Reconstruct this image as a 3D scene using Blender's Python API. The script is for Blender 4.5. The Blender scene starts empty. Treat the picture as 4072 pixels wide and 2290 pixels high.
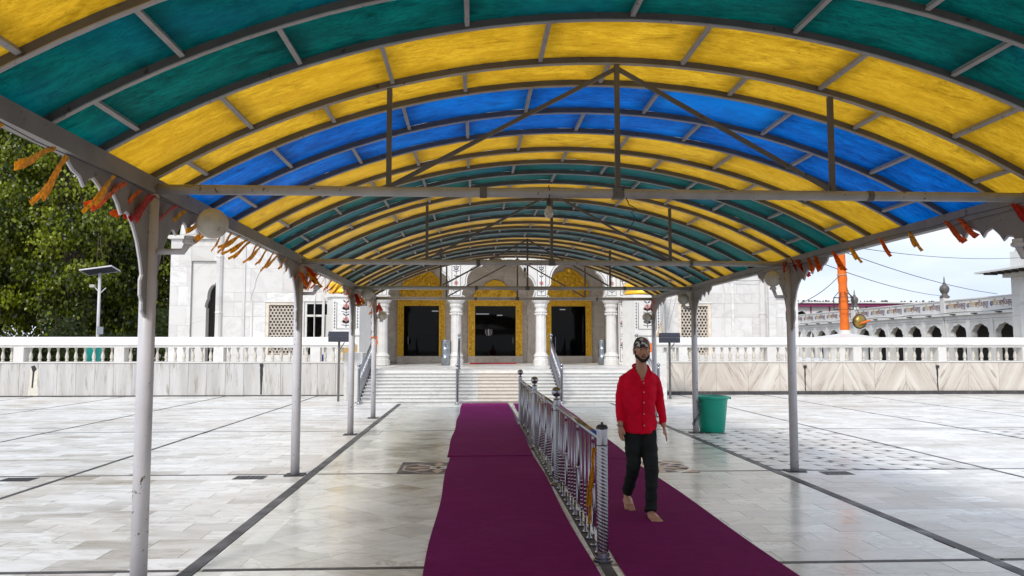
import bpy, bmesh, math, random
from mathutils import Vector, Matrix, noise
from mathutils.geometry import tessellate_polygon
R = math.radians
rng = random.Random(7)
scn = bpy.context.scene
COL = scn.collection
# ------------------------------------------------------------------ camera
cd = bpy.data.cameras.new('camera'); cam = bpy.data.objects.new('camera', cd); COL.objects.link(cam)
cd.sensor_width = 36.0; cd.lens = 27.95; cd.clip_start = 0.05; cd.clip_end = 2000
cam.location = (0, 0, 1.65); cam.rotation_euler = (R(94.17), 0, R(-2.86))
scn.camera = cam
# ------------------------------------------------------------------ sky, sun, exposure
SUN_EL, SUN_AZ = 41.0, 205.0            # azimuth clockwise from +Y
w = bpy.data.worlds.new('World'); scn.world = w; w.use_nodes = True
nt = w.node_tree; nt.nodes.clear()
wo = nt.nodes.new('ShaderNodeOutputWorld'); bg = nt.nodes.new('ShaderNodeBackground')
sky = nt.nodes.new('ShaderNodeTexSky'); sky.sky_type = 'NISHITA'; sky.sun_disc = False
sky.sun_elevation = R(SUN_EL); sky.sun_rotation = R(SUN_AZ); sky.dust_density = 4.0; sky.air_density = 1.5
tc = nt.nodes.new('ShaderNodeTexCoord'); mp = nt.nodes.new('ShaderNodeMapping'); mp.inputs['Scale'].default_value = (1.2, 1.2, 5.0)
nz = nt.nodes.new('ShaderNodeTexNoise'); nz.inputs['Scale'].default_value = 2.6; nz.inputs['Detail'].default_value = 6
cr = nt.nodes.new('ShaderNodeValToRGB'); cr.color_ramp.elements[0].position = .3; cr.color_ramp.elements[1].position = .7
cr.color_ramp.elements[0].color = (4.0, 4.9, 6.5, 1); cr.color_ramp.elements[1].color = (6.4, 6.7, 7.2, 1)
mx = nt.nodes.new('ShaderNodeMix'); mx.data_type = 'RGBA'; mx.inputs[0].default_value = .88
nt.links.new(tc.outputs['Generated'], mp.inputs[0]); nt.links.new(mp.outputs[0], nz.inputs[0]); nt.links.new(nz.outputs[0], cr.inputs[0])
nt.links.new(sky.outputs[0], mx.inputs[6]); nt.links.new(cr.outputs[0], mx.inputs[7]); nt.links.new(mx.outputs[2], bg.inputs[0])
bg.inputs[1].default_value = .1; nt.links.new(bg.outputs[0], wo.inputs[0])
sl = bpy.data.lights.new('sun', 'SUN'); sun = bpy.data.objects.new('sun', sl); COL.objects.link(sun)
sl.energy = 1.5; sl.angle = R(11); sl.color = (1, .96, .9)
sd = Vector((math.sin(R(SUN_AZ)) * math.cos(R(SUN_EL)), math.cos(R(SUN_AZ)) * math.cos(R(SUN_EL)), math.sin(R(SUN_EL))))
sun.rotation_euler = (-sd).to_track_quat('-Z', 'Y').to_euler(); sun.location = (10, -10, 40)
vs = scn.view_settings; vs.view_transform = 'Standard'; vs.look = 'None'; vs.gamma = 1; vs.exposure = 0.84; vs.use_curve_mapping = False
cy = scn.cycles; cy.use_denoising = True; cy.denoiser = 'OPENIMAGEDENOISE'; cy.max_bounces = 10; cy.diffuse_bounces = 5
cy.glossy_bounces = 4; cy.transmission_bounces = 6; cy.sample_clamp_indirect = 6; cy.caustics_reflective = False; cy.caustics_refractive = False

# ------------------------------------------------------------------ material helpers
def newmat(name):
    m = bpy.data.materials.new(name); m.use_nodes = True
    t = m.node_tree; b = t.nodes['Principled BSDF']
    return m, t, b
def nd(t, kind, **kw):
    n = t.nodes.new('ShaderNode' + kind)
    for k, v in kw.items():
        if k in n.inputs: n.inputs[k].default_value = v
        else: setattr(n, k, v)
    return n
def mixc(t, fac, a, b, blend='MIX'):
    n = t.nodes.new('ShaderNodeMix'); n.data_type = 'RGBA'; n.blend_type = blend
    for i, v in ((0, fac), (6, a), (7, b)):
        if hasattr(v, 'node'): t.links.new(v, n.inputs[i])
        elif i == 0: n.inputs[0].default_value = v
        else: n.inputs[i].default_value = (*v, 1)
    return n.outputs[2]
def ramp(t, src, p0, p1, c0=(0, 0, 0), c1=(1, 1, 1)):
    n = t.nodes.new('ShaderNodeValToRGB'); e = n.color_ramp.elements
    e[0].position = p0; e[1].position = p1; e[0].color = (*c0, 1); e[1].color = (*c1, 1)
    t.links.new(src, n.inputs[0]); return n.outputs[0]
def rnd_val(t):
    oi = nd(t, 'ObjectInfo'); at = nd(t, 'Attribute', attribute_name='rnd')
    a = nd(t, 'Math', operation='ADD'); t.links.new(oi.outputs['Random'], a.inputs[0]); t.links.new(at.outputs['Fac'], a.inputs[1])
    f = nd(t, 'Math', operation='FRACT'); t.links.new(a.outputs[0], f.inputs[0]); return f.outputs[0]
def wpos(t, scale=(1, 1, 1), rnd=None, amt=37.0, space='world'):
    if space == 'world': src = nd(t, 'NewGeometry').outputs['Position']
    else: src = nd(t, 'TexCoord').outputs['Object']
    if rnd is not None:
        m = nd(t, 'Math', operation='MULTIPLY'); t.links.new(rnd, m.inputs[0]); m.inputs[1].default_value = amt
        v = nd(t, 'VectorMath', operation='ADD'); t.links.new(src, v.inputs[0]); t.links.new(m.outputs[0], v.inputs[1]); src = v.outputs[0]
    mp_ = nd(t, 'Mapping'); mp_.inputs['Scale'].default_value = scale; t.links.new(src, mp_.inputs[0]); return mp_.outputs[0]
def noi(t, vec, scale, detail=4, rough=.55, dist=0.0):
    n = nd(t, 'TexNoise', Scale=scale, Detail=detail, Roughness=rough, Distortion=dist); t.links.new(vec, n.inputs['Vector']); return n.outputs[0]
def bump(t, b, h, strength, dist=.01):
    n = nd(t, 'Bump', Strength=strength, Distance=dist); t.links.new(h, n.inputs['Height']); t.links.new(n.outputs[0], b.inputs['Normal'])

def marble(name, base, tint, vein, rough=.3, stretch=(1, 1, 1), scale=1.6, vamt=.5, dirt=None, dirt_amt=.4, spec=.5):
    m, t, b = newmat(name); r = rnd_val(t)
    v = wpos(t, stretch, r)
    n1 = noi(t, v, scale, 8, .6, 1.6); n2 = noi(t, v, scale * .45, 4, .5, .6)
    c = mixc(t, r, base, tint)
    band = ramp(t, n1, .47, .53); band2 = ramp(t, n1, .53, .60, (1, 1, 1), (0, 0, 0))
    k = nd(t, 'Math', operation='MULTIPLY'); t.links.new(band, k.inputs[0]); t.links.new(band2, k.inputs[1])
    k2 = nd(t, 'Math', operation='MULTIPLY'); t.links.new(k.outputs[0], k2.inputs[0]); k2.inputs[1].default_value = vamt
    c = mixc(t, k2.outputs[0], c, vein)
    c = mixc(t, ramp(t, n2, .35, .75), c, tuple(x * .86 for x in base))
    if dirt:
        nn = noi(t, wpos(t, (1, 1, 1)), .35, 6, .65, .4); d = ramp(t, nn, .5, .72)
        k3 = nd(t, 'Math', operation='MULTIPLY'); t.links.new(d, k3.inputs[0]); k3.inputs[1].default_value = dirt_amt
        c = mixc(t, k3.outputs[0], c, dirt)
    t.links.new(c, b.inputs['Base Color'])
    rr = ramp(t, n2, .3, .8, (rough * .7,) * 3, (rough * 1.5,) * 3); t.links.new(rr, b.inputs['Roughness'])
    b.inputs['Specular IOR Level'].default_value = spec
    return m
def plain(name, col, rough=.6, metal=0, nscale=8, namt=.15, chip=None, bmp=0, spec=.5):
    m, t, b = newmat(name); v = wpos(t); b.inputs['Specular IOR Level'].default_value = spec
    n = noi(t, v, nscale, 5, .6)
    c = mixc(t, ramp(t, n, .3, .75), col, tuple(x * (1 - namt) for x in col))
    if chip:
        n2 = noi(t, v, 14, 6, .7, .5); c = mixc(t, ramp(t, n2, .63, .66), c, chip)
        n3 = noi(t, wpos(t, (1, 1, .25)), 5, 4, .6); c = mixc(t, ramp(t, n3, .6, .85), c, tuple(x * .6 for x in col))
    t.links.new(c, b.inputs['Base Color']); b.inputs['Roughness'].default_value = rough; b.inputs['Metallic'].default_value = metal
    if bmp: bump(t, b, n, bmp)
    return m
def sheet(name, col, dark, alt):
    m, t, b = newmat(name); t.nodes.remove(b); out = t.nodes['Material Output']; r = rnd_val(t)
    v = wpos(t, (1, 3.0, 1), r, 11); big = noi(t, v, 1.7, 7, .7, .9)
    fine = noi(t, wpos(t, (1, 3.2, 1), r, 11), 11, 7, .82, .5)
    spk = noi(t, wpos(t), 45, 3, .65); blot = noi(t, wpos(t, (1, 1.6, 1), r, 23), 3.2, 5, .7, .5)
    c = mixc(t, ramp(t, big, .36, .78), col, dark); c = mixc(t, ramp(t, fine, .44, .64, (0,) * 3, (.8,) * 3), c, dark)
    dk = tuple(x * .35 for x in dark)
    c = mixc(t, ramp(t, blot, .54, .74, (0,) * 3, (.75,) * 3), c, dk); c = mixc(t, ramp(t, spk, .62, .70, (0,) * 3, (.55,) * 3), c, dk)
    a2 = noi(t, wpos(t, (1, 1, 1), r, 5), .7, 2); c = mixc(t, ramp(t, a2, .5, .75, (0,) * 3, (.6,) * 3), c, alt)
    ed = nd(t, 'Attribute', attribute_name='edge_shade'); nn = noi(t, wpos(t), 6, 4, .7); mu = nd(t, 'Math', operation='MULTIPLY'); t.links.new(ed.outputs['Fac'], mu.inputs[0])
    t.links.new(ramp(t, nn, .2, .8, (.35,) * 3, (1,) * 3), mu.inputs[1]); c = mixc(t, mu.outputs[0], c, tuple(x * .22 for x in dark))  # shade beside ribs and purlins painted into the sheet edges
    tr = nd(t, 'BsdfTranslucent'); df = nd(t, 'BsdfDiffuse'); gl = nd(t, 'BsdfGlossy', Roughness=.42)
    t.links.new(c, tr.inputs[0]); t.links.new(c, df.inputs[0]); gl.inputs[0].default_value = (.75, .75, .75, 1)
    m1 = nd(t, 'MixShader'); m1.inputs[0].default_value = .18; t.links.new(tr.outputs[0], m1.inputs[1]); t.links.new(df.outputs[0], m1.inputs[2])
    lw = nd(t, 'LayerWeight'); pw = nd(t, 'Math', operation='POWER'); pw.inputs[1].default_value = 8; t.links.new(lw.outputs['Facing'], pw.inputs[0]); k_ = nd(t, 'Math', operation='MULTIPLY_ADD'); t.links.new(pw.outputs[0], k_.inputs[0]); k_.inputs[1].default_value = 1.0; k_.inputs[2].default_value = .003; m2 = nd(t, 'MixShader'); t.links.new(k_.outputs[0], m2.inputs[0]); t.links.new(m1.outputs[0], m2.inputs[1]); t.links.new(gl.outputs[0], m2.inputs[2])
    t.links.new(m2.outputs[0], out.inputs[0]); return m

M = {}
M['tile'] = marble('floor_marble', (.86, .85, .83), (.44, .41, .37), (.28, .25, .22), .34, (1, 3.6, 1), 1.5, .65, (.40, .32, .23), .65)
M['tile_in'] = marble('canopy_floor_marble', (.80, .81, .77), (.42, .41, .35), (.28, .27, .24), .2, (1.4, 2.4, 1), 1.3, .6, (.44, .37, .28), .4, .35)
M['grout'] = plain('grout', (.42, .40, .36), .8)
M['darkstone'] = marble('dark_stone_band', (.055, .052, .055), (.08, .075, .075), (.2, .19, .18), .5, (2, 2, 1), 2, .3, None, .4, .25)
M['baluster'] = marble('baluster_marble', (.64, .61, .55), (.55, .51, .45), (.35, .31, .26), .4, (1, 1, 1), 2, .5, (.4, .35, .27), .4)
M['white'] = marble('white_marble', (.75, .74, .72), (.62, .60, .57), (.45, .43, .40), .35, (1, 1, 1), .9, .35, (.5, .46, .4), .25)
M['slab'] = marble('wall_marble', (.74, .73, .715), (.58, .56, .54), (.42, .40, .39), .3, (.8, 1, 1.2), .8, .5, (.55, .5, .43), .3)
M['beige'] = marble('beige_marble', (.80, .72, .62), (.68, .59, .49), (.36, .30, .24), .35, (1, 1, 1), 1.1, .55, (.34, .27, .2), .4)  # beige marble of porch, hall and window grilles
M['step'] = marble('step_marble', (.76, .755, .74), (.66, .65, .62), (.4, .39, .37), .3, (2, 1, 2), 1.4, .4, (.5, .45, .38), .3)
M['tanstep'] = marble('tan_step_marble', (.74, .69, .63), (.68, .62, .55), (.45, .38, .31), .3, (2, 1, 2), 1.4, .4)
M['ground'] = plain('earth', (.24, .21, .17), .9, 0, .4, .3)
M['paint_shaded'] = plain('shaded_grey_paint', (.25, .24, .235), .5, 0, 4, .3, (.07, .05, .045))  # post paint darkened to carry the shade on eave beams and brackets
M['paint'] = plain('grey_white_paint', (.56, .55, .585), .45, 0, 4, .15, (.10, .075, .06))
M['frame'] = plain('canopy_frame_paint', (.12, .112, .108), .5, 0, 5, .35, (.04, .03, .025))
M['lit_underside'] = plain('lit_underside_steel', (.40, .39, .39), .5, 0, 5, .3, (.08, .06, .05))  # light from the floor put into the colour of undersides, purlins, ties
M['plate'] = plain('base_plate_iron', (.045, .04, .04), .6, .3)
M['chrome'] = plain('polished_steel', (.30, .30, .325), .24, 1, 6, .08)
M['steel'] = plain('brushed_steel', (.34, .37, .40), .3, .9, 8, .2)
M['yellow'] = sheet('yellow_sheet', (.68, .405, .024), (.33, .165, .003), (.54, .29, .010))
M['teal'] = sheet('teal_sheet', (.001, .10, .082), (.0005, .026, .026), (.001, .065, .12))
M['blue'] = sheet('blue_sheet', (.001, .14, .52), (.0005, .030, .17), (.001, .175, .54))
M['black'] = plain('black_stone', (.02, .02, .022), .4)
M['navy'] = plain('dark_navy_box', (.03, .033, .05), .45)
M['globe'] = plain('globe_glass', (.52, .49, .42), .35, 0, 12, .3, (.16, .13, .09))
M['green'] = plain('green_plastic', (.004, .36, .25), .38, 0, 5, .15)
M['tealp'] = plain('teal_plastic', (.01, .42, .36), .5)
M['ropes'] = plain('rope', (.35, .33, .3), .8)
M['wire'] = plain('cable', (.05, .05, .055), .7)
M['orange'] = plain('orange_cloth', (.85, .17, .01), .75, 0, 3, .3, None, .3)
M['red'] = plain('red_mat', (.42, .01, .03), .9)
M['brass'] = plain('brass', (.45, .30, .08), .35, .8, 9, .4)
M['trunk'] = plain('bark', (.13, .10, .075), .9, 0, 6, .5, None, .5)
M['grey'] = plain('arcade_marble', (.72, .71, .69), .5, 0, .8, .2)
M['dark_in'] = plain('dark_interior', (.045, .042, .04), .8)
M['pink'] = plain('plum_paint', (.26, .03, .12), .6)
M['inkd'] = plain('dark_inlay', (.05, .055, .075), .4)
M['inkp'] = plain('pink_inlay', (.55, .27, .25), .4)
M['inko'] = plain('ochre_lettering', (.55, .36, .14), .6)
M['inkm'] = plain('maroon_lettering', (.12, .02, .06), .6)
M['inkb'] = plain('blue_emblem', (.03, .15, .42), .5)
M['bluep'] = plain('blue_plastic', (.02, .12, .6), .5)
M['tan'] = marble('tan_inlay', (.46, .30, .20), (.40, .27, .15), (.3, .2, .1), .3)
M['pinks'] = marble('pink_inlay_stone', (.46, .33, .31), (.42, .30, .28), (.3, .2, .2), .3)
M['cream'] = marble('cream_inlay', (.70, .66, .56), (.66, .62, .54), (.5, .45, .4), .3)

def gold():
    m, t, b = newmat('gilded_relief'); v = wpos(t, (1, 1, 1))
    vo = nd(t, 'TexVoronoi', Scale=7.0); vo.feature = 'SMOOTH_F1'; t.links.new(wpos(t), vo.inputs['Vector'])
    n = noi(t, v, 9, 6, .65, 1.2)
    a = nd(t, 'Math', operation='ADD'); t.links.new(vo.outputs[0], a.inputs[0]); t.links.new(n, a.inputs[1])
    c = mixc(t, ramp(t, n, .42, .62), (1, .61, .03), (.60, .25, .006)); t.links.new(c, b.inputs['Base Color'])
    b.inputs['Metallic'].default_value = .25; b.inputs['Roughness'].default_value = .38
    bump(t, b, a.outputs[0], .35, .05); return m
M['gold'] = gold()
def goldsmooth():
    m, t, b = newmat('gilded_smooth'); n = noi(t, wpos(t), 14, 5, .6)
    c = mixc(t, ramp(t, n, .35, .7), (1, .63, .04), (.92, .47, .015)); t.links.new(c, b.inputs['Base Color'])
    b.inputs['Metallic'].default_value = .25; b.inputs['Roughness'].default_value = .32; bump(t, b, n, .5, .03); return m
M['gold2'] = goldsmooth()
def lit():
    m, t, b = newmat('lit_tube'); b.inputs['Emission Color'].default_value = (.95, .98, 1, 1); b.inputs['Emission Strength'].default_value = 6; return m
M['lit'] = lit()
def doorglass():
    m, t, b = newmat('tinted_door_glass'); t.nodes.remove(b); out = t.nodes['Material Output']
    tr = nd(t, 'BsdfTransparent'); tr.inputs[0].default_value = (.16, .16, .165, 1); gl = nd(t, 'BsdfGlossy', Roughness=.03); gl.inputs[0].default_value = (.5, .5, .5, 1)
    mm = nd(t, 'MixShader'); mm.inputs[0].default_value = .02; t.links.new(tr.outputs[0], mm.inputs[1]); t.links.new(gl.outputs[0], mm.inputs[2]); t.links.new(mm.outputs[0], out.inputs[0]); return m
M['doorglass'] = doorglass()
def glass():
    m, t, b = newmat('dark_door_glass'); b.inputs['Base Color'].default_value = (.004, .004, .005, 1)
    b.inputs['Roughness'].default_value = .03; b.inputs['Specular IOR Level'].default_value = .06; return m
M['glass'] = glass()
def carpet():
    m, t, b = newmat('purple_carpet'); f = noi(t, wpos(t), 85, 4, .8); g = noi(t, wpos(t), 2.2, 5, .6)
    c = mixc(t, ramp(t, f, .3, .75), (.235, .004, .125), (.06, .001, .033)); c = mixc(t, ramp(t, g, .35, .8, (0,) * 3, (.45,) * 3), c, (.09, .004, .048))
    v = wpos(t, (1.5, 26, 1)); s = noi(t, v, 2.5, 5, .7); c = mixc(t, ramp(t, s, .46, .66, (0,) * 3, (.45,) * 3), c, (.22, .02, .125))
    d2 = noi(t, wpos(t, (1, 1.8, 1)), 9, 6, .75); c = mixc(t, ramp(t, d2, .45, .72, (0,) * 3, (.6,) * 3), c, (.075, .006, .042)); d3 = noi(t, wpos(t), 1.1, 5, .7, .5); c = mixc(t, ramp(t, d3, .52, .75, (0,) * 3, (.4,) * 3), c, (.20, .035, .12))
    t.links.new(c, b.inputs['Base Color']); b.inputs['Roughness'].default_value = .95
    b.inputs['Specular IOR Level'].default_value = .06; b.inputs['Sheen Weight'].default_value = .05; b.inputs['Sheen Tint'].default_value = (.9, .25, .6, 1)
    bump(t, b, f, .6, .006); return m
M['carpet'] = carpet()
def striped(name, a, b_, vein, diag):
    m, t, b = newmat(name); r = rnd_val(t); oc = nd(t, 'TexCoord').outputs['Object']
    sx = nd(t, 'SeparateXYZ'); t.links.new(oc, sx.inputs[0])
    ml = nd(t, 'Math', operation='MULTIPLY'); t.links.new(sx.outputs[2], ml.inputs[0]); ml.inputs[1].default_value = diag
    ad = nd(t, 'Math', operation='ADD'); t.links.new(sx.outputs[0], ad.inputs[0]); t.links.new(ml.outputs[0], ad.inputs[1])
    cb = nd(t, 'CombineXYZ'); t.links.new(ad.outputs[0], cb.inputs[0])
    z2 = nd(t, 'Math', operation='MULTIPLY'); t.links.new(sx.outputs[2], z2.inputs[0]); z2.inputs[1].default_value = .12; t.links.new(z2.outputs[0], cb.inputs[2])
    if diag:
        oi2 = nd(t, 'ObjectInfo'); rm = nd(t, 'Math', operation='MULTIPLY'); t.links.new(oi2.outputs['Object Index'], rm.inputs[0]); rm.inputs[1].default_value = 7.3; t.links.new(rm.outputs[0], cb.inputs[1])
    else:
        rm = nd(t, 'Math', operation='MULTIPLY'); t.links.new(r, rm.inputs[0]); rm.inputs[1].default_value = 31; t.links.new(rm.outputs[0], cb.inputs[1])
    n1 = noi(t, cb.outputs[0], 8, 5, .7, .5); n2 = noi(t, cb.outputs[0], 3.2, 3, .5); n3 = noi(t, cb.outputs[0], 22, 4, .7)
    c = mixc(t, ramp(t, n2, .35, .65), a, b_); c = mixc(t, ramp(t, n1, .53, .66, (0,) * 3, (.85,) * 3), c, vein)
    c = mixc(t, ramp(t, n3, .6, .8, (0,) * 3, (.5,) * 3), c, tuple(x * .7 for x in vein))
    c = mixc(t, ramp(t, r, 0, 1, (0,) * 3, (.22,) * 3), c, (.44, .40, .35))
    t.links.new(c, b.inputs['Base Color']); b.inputs['Roughness'].default_value = .35; return m
M['striped'] = striped('grey_striped_marble', (.56, .55, .54), (.42, .41, .40), (.24, .21, .17), 0)
M['booked'] = striped('bookmatched_marble', (.48, .42, .36), (.64, .60, .54), (.27, .22, .18), .55)
def leaf(name, a, b_):
    m, t, b = newmat(name); t.nodes.remove(b); out = t.nodes['Material Output']; at = nd(t, 'Attribute', attribute_name='rnd')
    c = mixc(t, at.outputs['Fac'], a, b_); df = nd(t, 'BsdfDiffuse'); tr = nd(t, 'BsdfTranslucent'); gl = nd(t, 'BsdfGlossy', Roughness=.4)
    t.links.new(c, df.inputs[0]); c2 = mixc(t, .5, c, (.22, .30, .02)); t.links.new(c2, tr.inputs[0]); gl.inputs[0].default_value = (.6, .6, .55, 1)
    m1 = nd(t, 'MixShader'); m1.inputs[0].default_value = .3; t.links.new(df.outputs[0], m1.inputs[1]); t.links.new(tr.outputs[0], m1.inputs[2])
    m2 = nd(t, 'MixShader'); m2.inputs[0].default_value = .05; t.links.new(m1.outputs[0], m2.inputs[1]); t.links.new(gl.outputs[0], m2.inputs[2])
    t.links.new(m2.outputs[0], out.inputs[0]); return m
M['leaf'] = leaf('peepal_leaves', (.007, .019, .003), (.29, .34, .014))
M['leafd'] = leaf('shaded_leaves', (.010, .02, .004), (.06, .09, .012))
def foil(name, c):
    m, t, b = newmat(name); n = noi(t, wpos(t), 40, 3); cc = mixc(t, ramp(t, n, .35, .7), c, tuple(x * .45 for x in c))
    t.links.new(cc, b.inputs['Base Color']); b.inputs['Roughness'].default_value = .3; b.inputs['Metallic'].default_value = .05; bump(t, b, n, .5, .02)
    tr = nd(t, 'BsdfTranslucent'); t.links.new(cc, tr.inputs[0]); mm = nd(t, 'MixShader'); mm.inputs[0].default_value = .5; t.links.new(b.outputs[0], mm.inputs[1]); t.links.new(tr.outputs[0], mm.inputs[2]); t.links.new(mm.outputs[0], t.nodes['Material Output'].inputs[0]); return m
M['foil_gold'] = foil('gold_foil', (1, .55, .03)); M['foil_orange'] = foil('orange_foil', (1, .22, .01)); M['foil_red'] = foil('red_foil', (.75, .03, .012))
M['skin'] = plain('brown_skin', (.50, .265, .165), .5, 0, 20, .2)
M['shirt'] = plain('red_shirt', (.80, .004, .035), .75, 0, 9, .35, None, .15, .12)
M['trousers'] = plain('charcoal_jeans', (.020, .024, .024), .8, 0, 12, .4, None, .2, .15)
M['hair'] = plain('black_hair', (.012, .009, .008), .7, 0, 60, .4)
M['eyew'] = plain('eye_white', (.6, .57, .54), .3); M['lip'] = plain('lips', (.20, .07, .055), .5)
M['button'] = plain('button', (.6, .4, .4), .4); M['bangle'] = M['chrome']
def capmat():
    m, t, b = newmat('printed_cap_cloth'); vo = nd(t, 'TexVoronoi', Scale=34.0); v = wpos(t); 
    nn = nd(t, 'TexNoise', Scale=12.0); t.links.new(v, nn.inputs['Vector']); mxv = mixc(t, .12, v, nn.outputs[1]); t.links.new(mxv, vo.inputs['Vector'])
    sp = nd(t, 'SeparateColor'); t.links.new(vo.outputs['Color'], sp.inputs[0]); cr_ = nd(t, 'ValToRGB'); cr_.color_ramp.interpolation = 'CONSTANT'
    e = cr_.color_ramp.elements; e[0].color = (.01, .012, .02, 1); e[1].position = .26; e[1].color = (.55, .55, .5, 1)
    for p, c in ((.5, (.06, .16, .06)), (.58, (.03, .04, .2)), (.68, (.32, .05, .07)), (.74, (.03, .03, .035)), (.9, (.3, .3, .24))):
        k = e.new(p); k.color = (*c, 1)
    t.links.new(sp.outputs[0], cr_.inputs[0]); t.links.new(cr_.outputs[0], b.inputs['Base Color']); b.inputs['Roughness'].default_value = .7; return m
M['cap'] = capmat()

# ------------------------------------------------------------------ mesh helpers
def tag(o, label=None, cat=None, group=None, kind=None):
    if label: o['label'] = label
    if cat: o['category'] = cat
    if group: o['group'] = group
    if kind: o['kind'] = kind
    return o
def adopt(o, p):
    if p is not None:
        o.parent = p; o.matrix_parent_inverse = Matrix.Translation(p.location).inverted()
    return o
def link(name, data, parent=None, loc=None):
    o = bpy.data.objects.new(name, data); COL.objects.link(o)
    if loc is not None: o.location = loc
    adopt(o, parent); return o
def empty(name, loc, label=None, cat=None, group=None, kind=None):
    o = bpy.data.objects.new(name, None); COL.objects.link(o); o.location = loc; o.empty_display_size = .1
    return tag(o, label, cat, group, kind)
class MB:
    def __init__(s): s.v = []; s.f = []
    def add(s, vs_, fs):
        k = len(s.v); s.v += [tuple(p) for p in vs_]; s.f += [tuple(i + k for i in f) for f in fs]; return s
    def box(s, x0, x1, y0, y1, z0, z1):
        return s.add([(x0, y0, z0), (x1, y0, z0), (x1, y1, z0), (x0, y1, z0), (x0, y0, z1), (x1, y0, z1), (x1, y1, z1), (x0, y1, z1)],
                     [(0, 3, 2, 1), (4, 5, 6, 7), (0, 1, 5, 4), (1, 2, 6, 5), (2, 3, 7, 6), (3, 0, 4, 7)])
    def prism(s, poly, fn, a, b):                      # poly of 2-tuples, fn(u,v,w)->xyz
        n = len(poly); vs_ = [fn(u, v, a) for u, v in poly] + [fn(u, v, b) for u, v in poly]
        return s.add(vs_, [tuple(range(n - 1, -1, -1)), tuple(range(n, 2 * n))] + [(i, (i + 1) % n, n + (i + 1) % n, n + i) for i in range(n)])
    def lathe(s, prof, c=(0, 0, 0), n=12):             # prof (r,z)
        vs_ = []; fs = []
        for r, z in prof:
            for i in range(n):
                a = 2 * math.pi * i / n; vs_.append((c[0] + r * math.cos(a), c[1] + r * math.sin(a), c[2] + z))
        m_ = len(prof)
        for j in range(m_ - 1):
            for i in range(n): fs.append((j * n + i, j * n + (i + 1) % n, (j + 1) * n + (i + 1) % n, (j + 1) * n + i))
        fs.append(tuple(range(n - 1, -1, -1))); fs.append(tuple(range((m_ - 1) * n, m_ * n)))
        return s.add(vs_, fs)
    def tube(s, pts, r, n=6, closed=False):
        pts = [Vector(p) for p in pts]; vs_ = []; fs = []; m_ = len(pts)
        rr = r if isinstance(r, (list, tuple)) else [r] * m_
        up = None
        for j, p in enumerate(pts):
            if closed: d = pts[(j + 1) % m_] - pts[j - 1]
            else: d = (pts[min(j + 1, m_ - 1)] - pts[max(j - 1, 0)])
            d = d.normalized() if d.length > 1e-9 else Vector((0, 0, 1))
            if up is None:
                up = Vector((0, 0, 1)) if abs(d.z) < .9 else Vector((1, 0, 0))
            u = d.cross(up)
            if u.length < 1e-6: u = d.orthogonal()
            u.normalize(); up = u.cross(d).normalized()
            for i in range(n):
                a = 2 * math.pi * (i + .5) / n; vs_.append(p + (u * math.cos(a) + up * math.sin(a)) * rr[j])
        for j in range(m_ if closed else m_ - 1):
            k = (j + 1) % m_
            for i in range(n): fs.append((j * n + i, j * n + (i + 1) % n, k * n + (i + 1) % n, k * n + i))
        if not closed: fs.append(tuple(range(n - 1, -1, -1))); fs.append(tuple(range((m_ - 1) * n, m_ * n)))
        return s.add(vs_, fs)
    def ball(s, c, r, n=12, sz=(1, 1, 1)):
        m_ = max(4, n // 2); prof = [(max(1e-4, math.sin(math.pi * j / m_)) , -math.cos(math.pi * j / m_)) for j in range(m_ + 1)]
        k = len(s.v); s.lathe(prof, (0, 0, 0), n)
        for i in range(k, len(s.v)):
            x, y, z = s.v[i]; s.v[i] = (c[0] + x * r * sz[0], c[1] + y * r * sz[1], c[2] + z * r * sz[2])
        return s
    def poly(s, pts): return s.add(pts, [tuple(range(len(pts)))])
    def mesh(s, name, mat, smooth=False, fix=True):
        me = bpy.data.meshes.new(name); me.from_pydata(s.v, [], s.f)
        if fix:
            bm = bmesh.new(); bm.from_mesh(me); bmesh.ops.recalc_face_normals(bm, faces=bm.faces); bm.to_mesh(me); bm.free()
        me.materials.append(mat)
        if smooth: me.polygons.foreach_set('use_smooth', [True] * len(me.polygons))
        me.update(); return me
    def build(s, name, mat, parent=None, smooth=False, fix=True, loc=None):
        return link(name, s.mesh(name, mat, smooth, fix), parent, loc)
def set_rnd(me, vals):                                  # per face value
    at = me.attributes.new('rnd', 'FLOAT', 'FACE'); at.data.foreach_set('value', vals)
def clip(poly, x0, x1, y0, y1):
    for ax, lim, sgn in ((0, x0, 1), (0, x1, -1), (1, y0, 1), (1, y1, -1)):
        out = []
        for i in range(len(poly)):
            p, q = poly[i - 1], poly[i]; a = (p[ax] - lim) * sgn; b = (q[ax] - lim) * sgn
            if (a >= 0) != (b >= 0):
                t = a / (a - b); out.append((p[0] + (q[0] - p[0]) * t, p[1] + (q[1] - p[1]) * t))
            if b >= 0: out.append(q)
        poly = out
        if len(poly) < 3: return []
    return poly
def area(p): return abs(sum(p[i - 1][0] * p[i][1] - p[i][0] * p[i - 1][1] for i in range(len(p)))) / 2

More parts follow.
